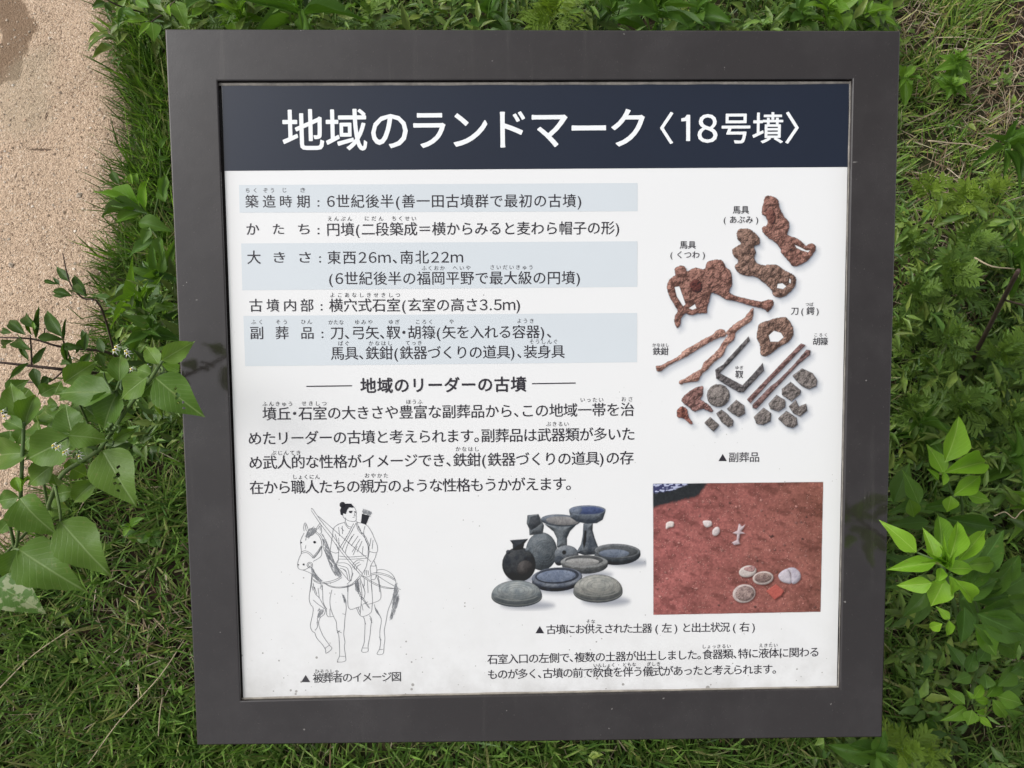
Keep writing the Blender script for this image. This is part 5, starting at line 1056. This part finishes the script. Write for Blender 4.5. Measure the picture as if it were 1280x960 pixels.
def grass():
    x, y = roots(120000, -1.55, 1.55, -1.15, 1.75); x2, y2, a2 = tufted(x, y, 130000, 13); ta = np.concatenate([RNG.uniform(0, 6.283, len(x)), a2 + RNG.normal(0, .35, len(a2))])
    x = np.concatenate([x, x2]); y = np.concatenate([y, y2]); k_ = POSTK(x, y); x, y, ta = x[k_], y[k_], ta[k_]
    P = to_px(np.stack([x, y, np.zeros(len(x))], 1))
    dry = np.clip(gauss(P, 1235, 135, 38) + 0.8 * gauss(P, 1140, 45, 26) + 0.25 * gauss(P, 1160, 215, 26) + gauss(P, 1285, 40, 40) + 0.4 * gauss(P, 210, 760, 45), 0, 1)
    bare = np.clip(gauss(P, 1275, 35, 26) + 0.8 * gauss(P, 1160, 400, 22) + 0.5 * gauss(P, 150, 610, 30) + .6 * gauss(P, 1140, 480, 20) + .5 * gauss(P, 190, 870, 22), 0, 1)
    lush = np.clip(sstep(-420, -300, -P[:, 1]) * sstep(-260, -225, -P[:, 0]) + 0.9 * gauss(P, 1215, 35, 28) + .6 * gauss(P, 930, 20, 40) + .35 * sstep(900, 940, P[:, 1]), 0, 1)
    cl = fbm(x * 9, y * 9, 31, 3); hide = (P[:, 0] > 290) & (P[:, 0] < 1050) & (P[:, 1] > 120) & (P[:, 1] < 850)
    keep = RNG.random(len(x)) < np.clip(0.62 + 2.0 * (cl - 0.47), .12, 1) * (1 - 0.85 * dry) * (1 - 0.85 * bare) * np.where(hide, 0.35, 1) + 0.35 * lush
    x, y, P, dry, lush, cl, az = x[keep], y[keep], P[keep], dry[keep], lush[keep], cl[keep], ta[keep]; n = len(x)
    L = RNG.uniform(.035, .085, n) * (1 + 0.12 * lush) * (0.75 + 0.5 * cl); wd = RNG.uniform(.0018, .0044, n)
    lean = np.clip(RNG.normal(0.64, 0.2, n) - 0.12 * lush, 0.12, 0.97)
    a = np.array([0.048, 0.115, 0.020]); b = np.array([0.195, 0.330, 0.062]); c = np.array([0.36, 0.37, 0.14])
    f = np.clip(RNG.normal(0.48, 0.30, n) + (cl - .5) * .6, 0, 1)[:, None]; col = a * (1 - f) + b * f
    yl = (RNG.random(n) < 0.07 + 0.35 * dry)[:, None]; col = np.where(yl, c * RNG.uniform(.6, 1.1, (n, 1)), col)
    ur = sstep(1095, 1125, P[:, 0]) * sstep(330, 240, P[:, 1]); L = L * (1 - .42 * ur); wd = wd * (1 - .15 * ur); col = col * (1 + ur[:, None] * np.array([.50, .38, .25]))
    left = ((P[:, 0] < 230) & (P[:, 1] < 430))[:, None]; col = np.where(left & ~yl, col * np.array([1.25, 1.3, .8]), col)
    tip = np.where((RNG.random(n) < .3)[:, None], np.array([.22, .19, .09]), col)
    o = blade_mesh('grass', x, y, soil_z(x, y), L, wd, az, lean, 0.08 * RNG.random(n), col, tip)
    tag(o, 'matted green lawn grass growing around the sign up to the sandy path', 'grass', kind='stuff')
    # dead straw between the blades
    x, y = roots(95000, -1.5, 1.55, -1.1, 1.7); k_ = POSTK(x, y); x, y = x[k_], y[k_]; P = to_px(np.stack([x, y, np.zeros(len(x))], 1))
    dry = np.clip(1.5 * gauss(P, 1240, 128, 36) + gauss(P, 1140, 45, 28) + 0.3 * gauss(P, 1165, 215, 40) + .8 * gauss(P, 1285, 60, 50) + .6 * gauss(P, 205, 790, 50) + .5 * gauss(P, 1190, 330, 80), 0, 1)
    leftg = (P[:, 0] < 230) & (P[:, 1] < 400); keep = RNG.random(len(x)) < (0.10 + 1.1 * dry) * np.where(leftg, .3, 1); x, y, dry = x[keep], y[keep], dry[keep]; n = len(x)
    pal = np.array([(.33, .25, .165), (.44, .36, .25), (.22, .15, .095), (.54, .46, .34), (.24, .14, .085)]); col = pal[RNG.choice(5, n, p=[.3, .25, .2, .13, .12])] * RNG.uniform(.7, 1.1, (n, 1))
    o = blade_mesh('dead_grass', x, y, soil_z(x, y) + RNG.uniform(.0, .018, n), RNG.uniform(.02, .06, n), RNG.uniform(.0010, .0024, n), RNG.uniform(0, 6.283, n), RNG.uniform(.9, .99, n), RNG.uniform(0, .1, n), col, mat='straw')
    tag(o, 'brown dead grass litter matted on the soil, thickest at upper right', 'dead grass', kind='stuff')
    # tussocks leaning over the sand along the path edge
    yy = RNG.uniform(-1.2, 1.7, 9000); xx = edge_x(yy) + RNG.normal(0.035, 0.03, 9000); cl = fbm(yy * 12, yy * 0, 4, 3); k_ = (RNG.random(9000) < cl * 1.3) & (path_d(xx, yy) < 0.03); xx, yy = xx[k_], yy[k_]; n = len(xx)
    f = RNG.random((n, 1)); col = np.array([.042, .092, .014]) * (1 - f) + np.array([.13, .21, .04]) * f
    o = blade_mesh('edge_grass', xx, yy, soil_z(xx, yy), RNG.uniform(.04, .085, n), RNG.uniform(.0016, .0034, n), RNG.normal(math.pi, 1.3, n), np.clip(RNG.normal(.62, .2, n), .2, .95), .2 * RNG.random(n), col)
    tag(o, 'tufts of longer grass leaning out over the edge of the sandy path', 'grass', kind='stuff')
    # the wider lawn, seen only when stepping aside
    x, y = roots(60000, -4, 4, -3.4, 4.4); k_ = (np.abs(x) > 1.5) | (y < -1.1) | (y > 1.7); x, y = x[k_], y[k_]; n = len(x)
    f = RNG.random((n, 1)); col = np.array([.032, .08, .014]) * (1 - f) + np.array([.095, .16, .03]) * f
    o = blade_mesh('far_grass', x, y, soil_z(x, y), RNG.uniform(.05, .11, n), RNG.uniform(.003, .006, n), RNG.uniform(0, 6.28, n), RNG.uniform(.3, .9, n), .2 * RNG.random(n), col)
    tag(o, 'lawn grass farther out on all sides of the sign', 'grass', kind='stuff')
grass()
def weed_cover():
    sh = np.array([(0, 0, 0), (-.5, .35, .10), (0, .35, 0), (.5, .35, .10), (-.28, .72, .02), (0, .72, -.06), (.28, .72, .02), (0, 1, -.16)])
    T_ = np.array([(0, 2, 1), (0, 3, 2), (1, 2, 5), (1, 5, 4), (2, 3, 6), (2, 6, 5), (4, 5, 7), (5, 6, 7)])
    zones = [(200, 1110, -60, 46, 1500, .05, .19, .016, .05, .30), (1108, 1330, 255, 660, 1900, .03, .20, .014, .045, .26), (1110, 1330, 640, 960, 500, .03, .14, .014, .035, .40), (135, 232, 330, 560, 420, .03, .22, .014, .04, .32),
             (60, 250, 600, 990, 160, .01, .05, .008, .018, .7), (1108, 1290, 20, 255, 220, .01, .05, .010, .022, .5), (130, 240, -40, 60, 200, .03, .16, .014, .045, .35), (1010, 1200, 915, 1000, 260, .03, .12, .012, .026, .5), (260, 1000, 935, 1000, 130, .01, .05, .008, .02, .6)]
    VV, TT, CC, b = [], [], [], 0
    for (x0, x1, y0, y1, nst, z0, z1, l0, l1, wr) in zones:
        ns_ = nst // 5
        for _ in range(ns_):
            px_, py_ = RNG.uniform(x0, x1), RNG.uniform(y0, y1); zt = RNG.uniform(z0, z1); p = at_z(px_, py_, zt); k0 = RNG.integers(4, 9); tone = RNG.random(); L0 = RNG.uniform(l0, l1)
            if path_d(np.array([p[0]]), np.array([p[1]]))[0] > -0.01: continue
            if abs(p[0]) < 0.33 and abs(p[1]) < 0.32: continue
            bc_ = np.array([.045, .100, .018]) * (1 - tone) + np.array([.19, .30, .055]) * tone
            for i in range(k0):
                a = RNG.uniform(0, 6.283); e = RNG.uniform(-.3, 1.0); d = np.array([math.cos(a) * math.cos(e), math.sin(a) * math.cos(e), math.sin(e)]); n_ = np.array([RNG.normal(0, .4), RNG.normal(0, .4), 1.0]); x_ = np.cross(d, n_); x_ /= np.linalg.norm(x_); z_ = np.cross(x_, d)
                L_ = L0 * RNG.uniform(.6, 1.2); w_ = L_ * wr * RNG.uniform(.7, 1.2); o_ = p - np.array([0, 0, i * .006]) + d * .002
                VV.append(o_ + sh[:, :1] * w_ * x_ + sh[:, 1:2] * L_ * d + sh[:, 2:] * L_ * z_); TT.append(T_ + b); b += 8; CC.append(np.tile(bc_ * RNG.uniform(.75, 1.25) * np.array([RNG.uniform(.85, 1.25), 1, 1]), (8, 1)))
    o = link('weed_undergrowth', tri_mesh('weed_undergrowth', np.concatenate(VV), np.concatenate(TT), np.concatenate(CC)), M['grass'])
    tag(o, 'mass of small mixed weed leaves filling the gaps between the plants and grass', 'weeds', kind='stuff')
weed_cover()
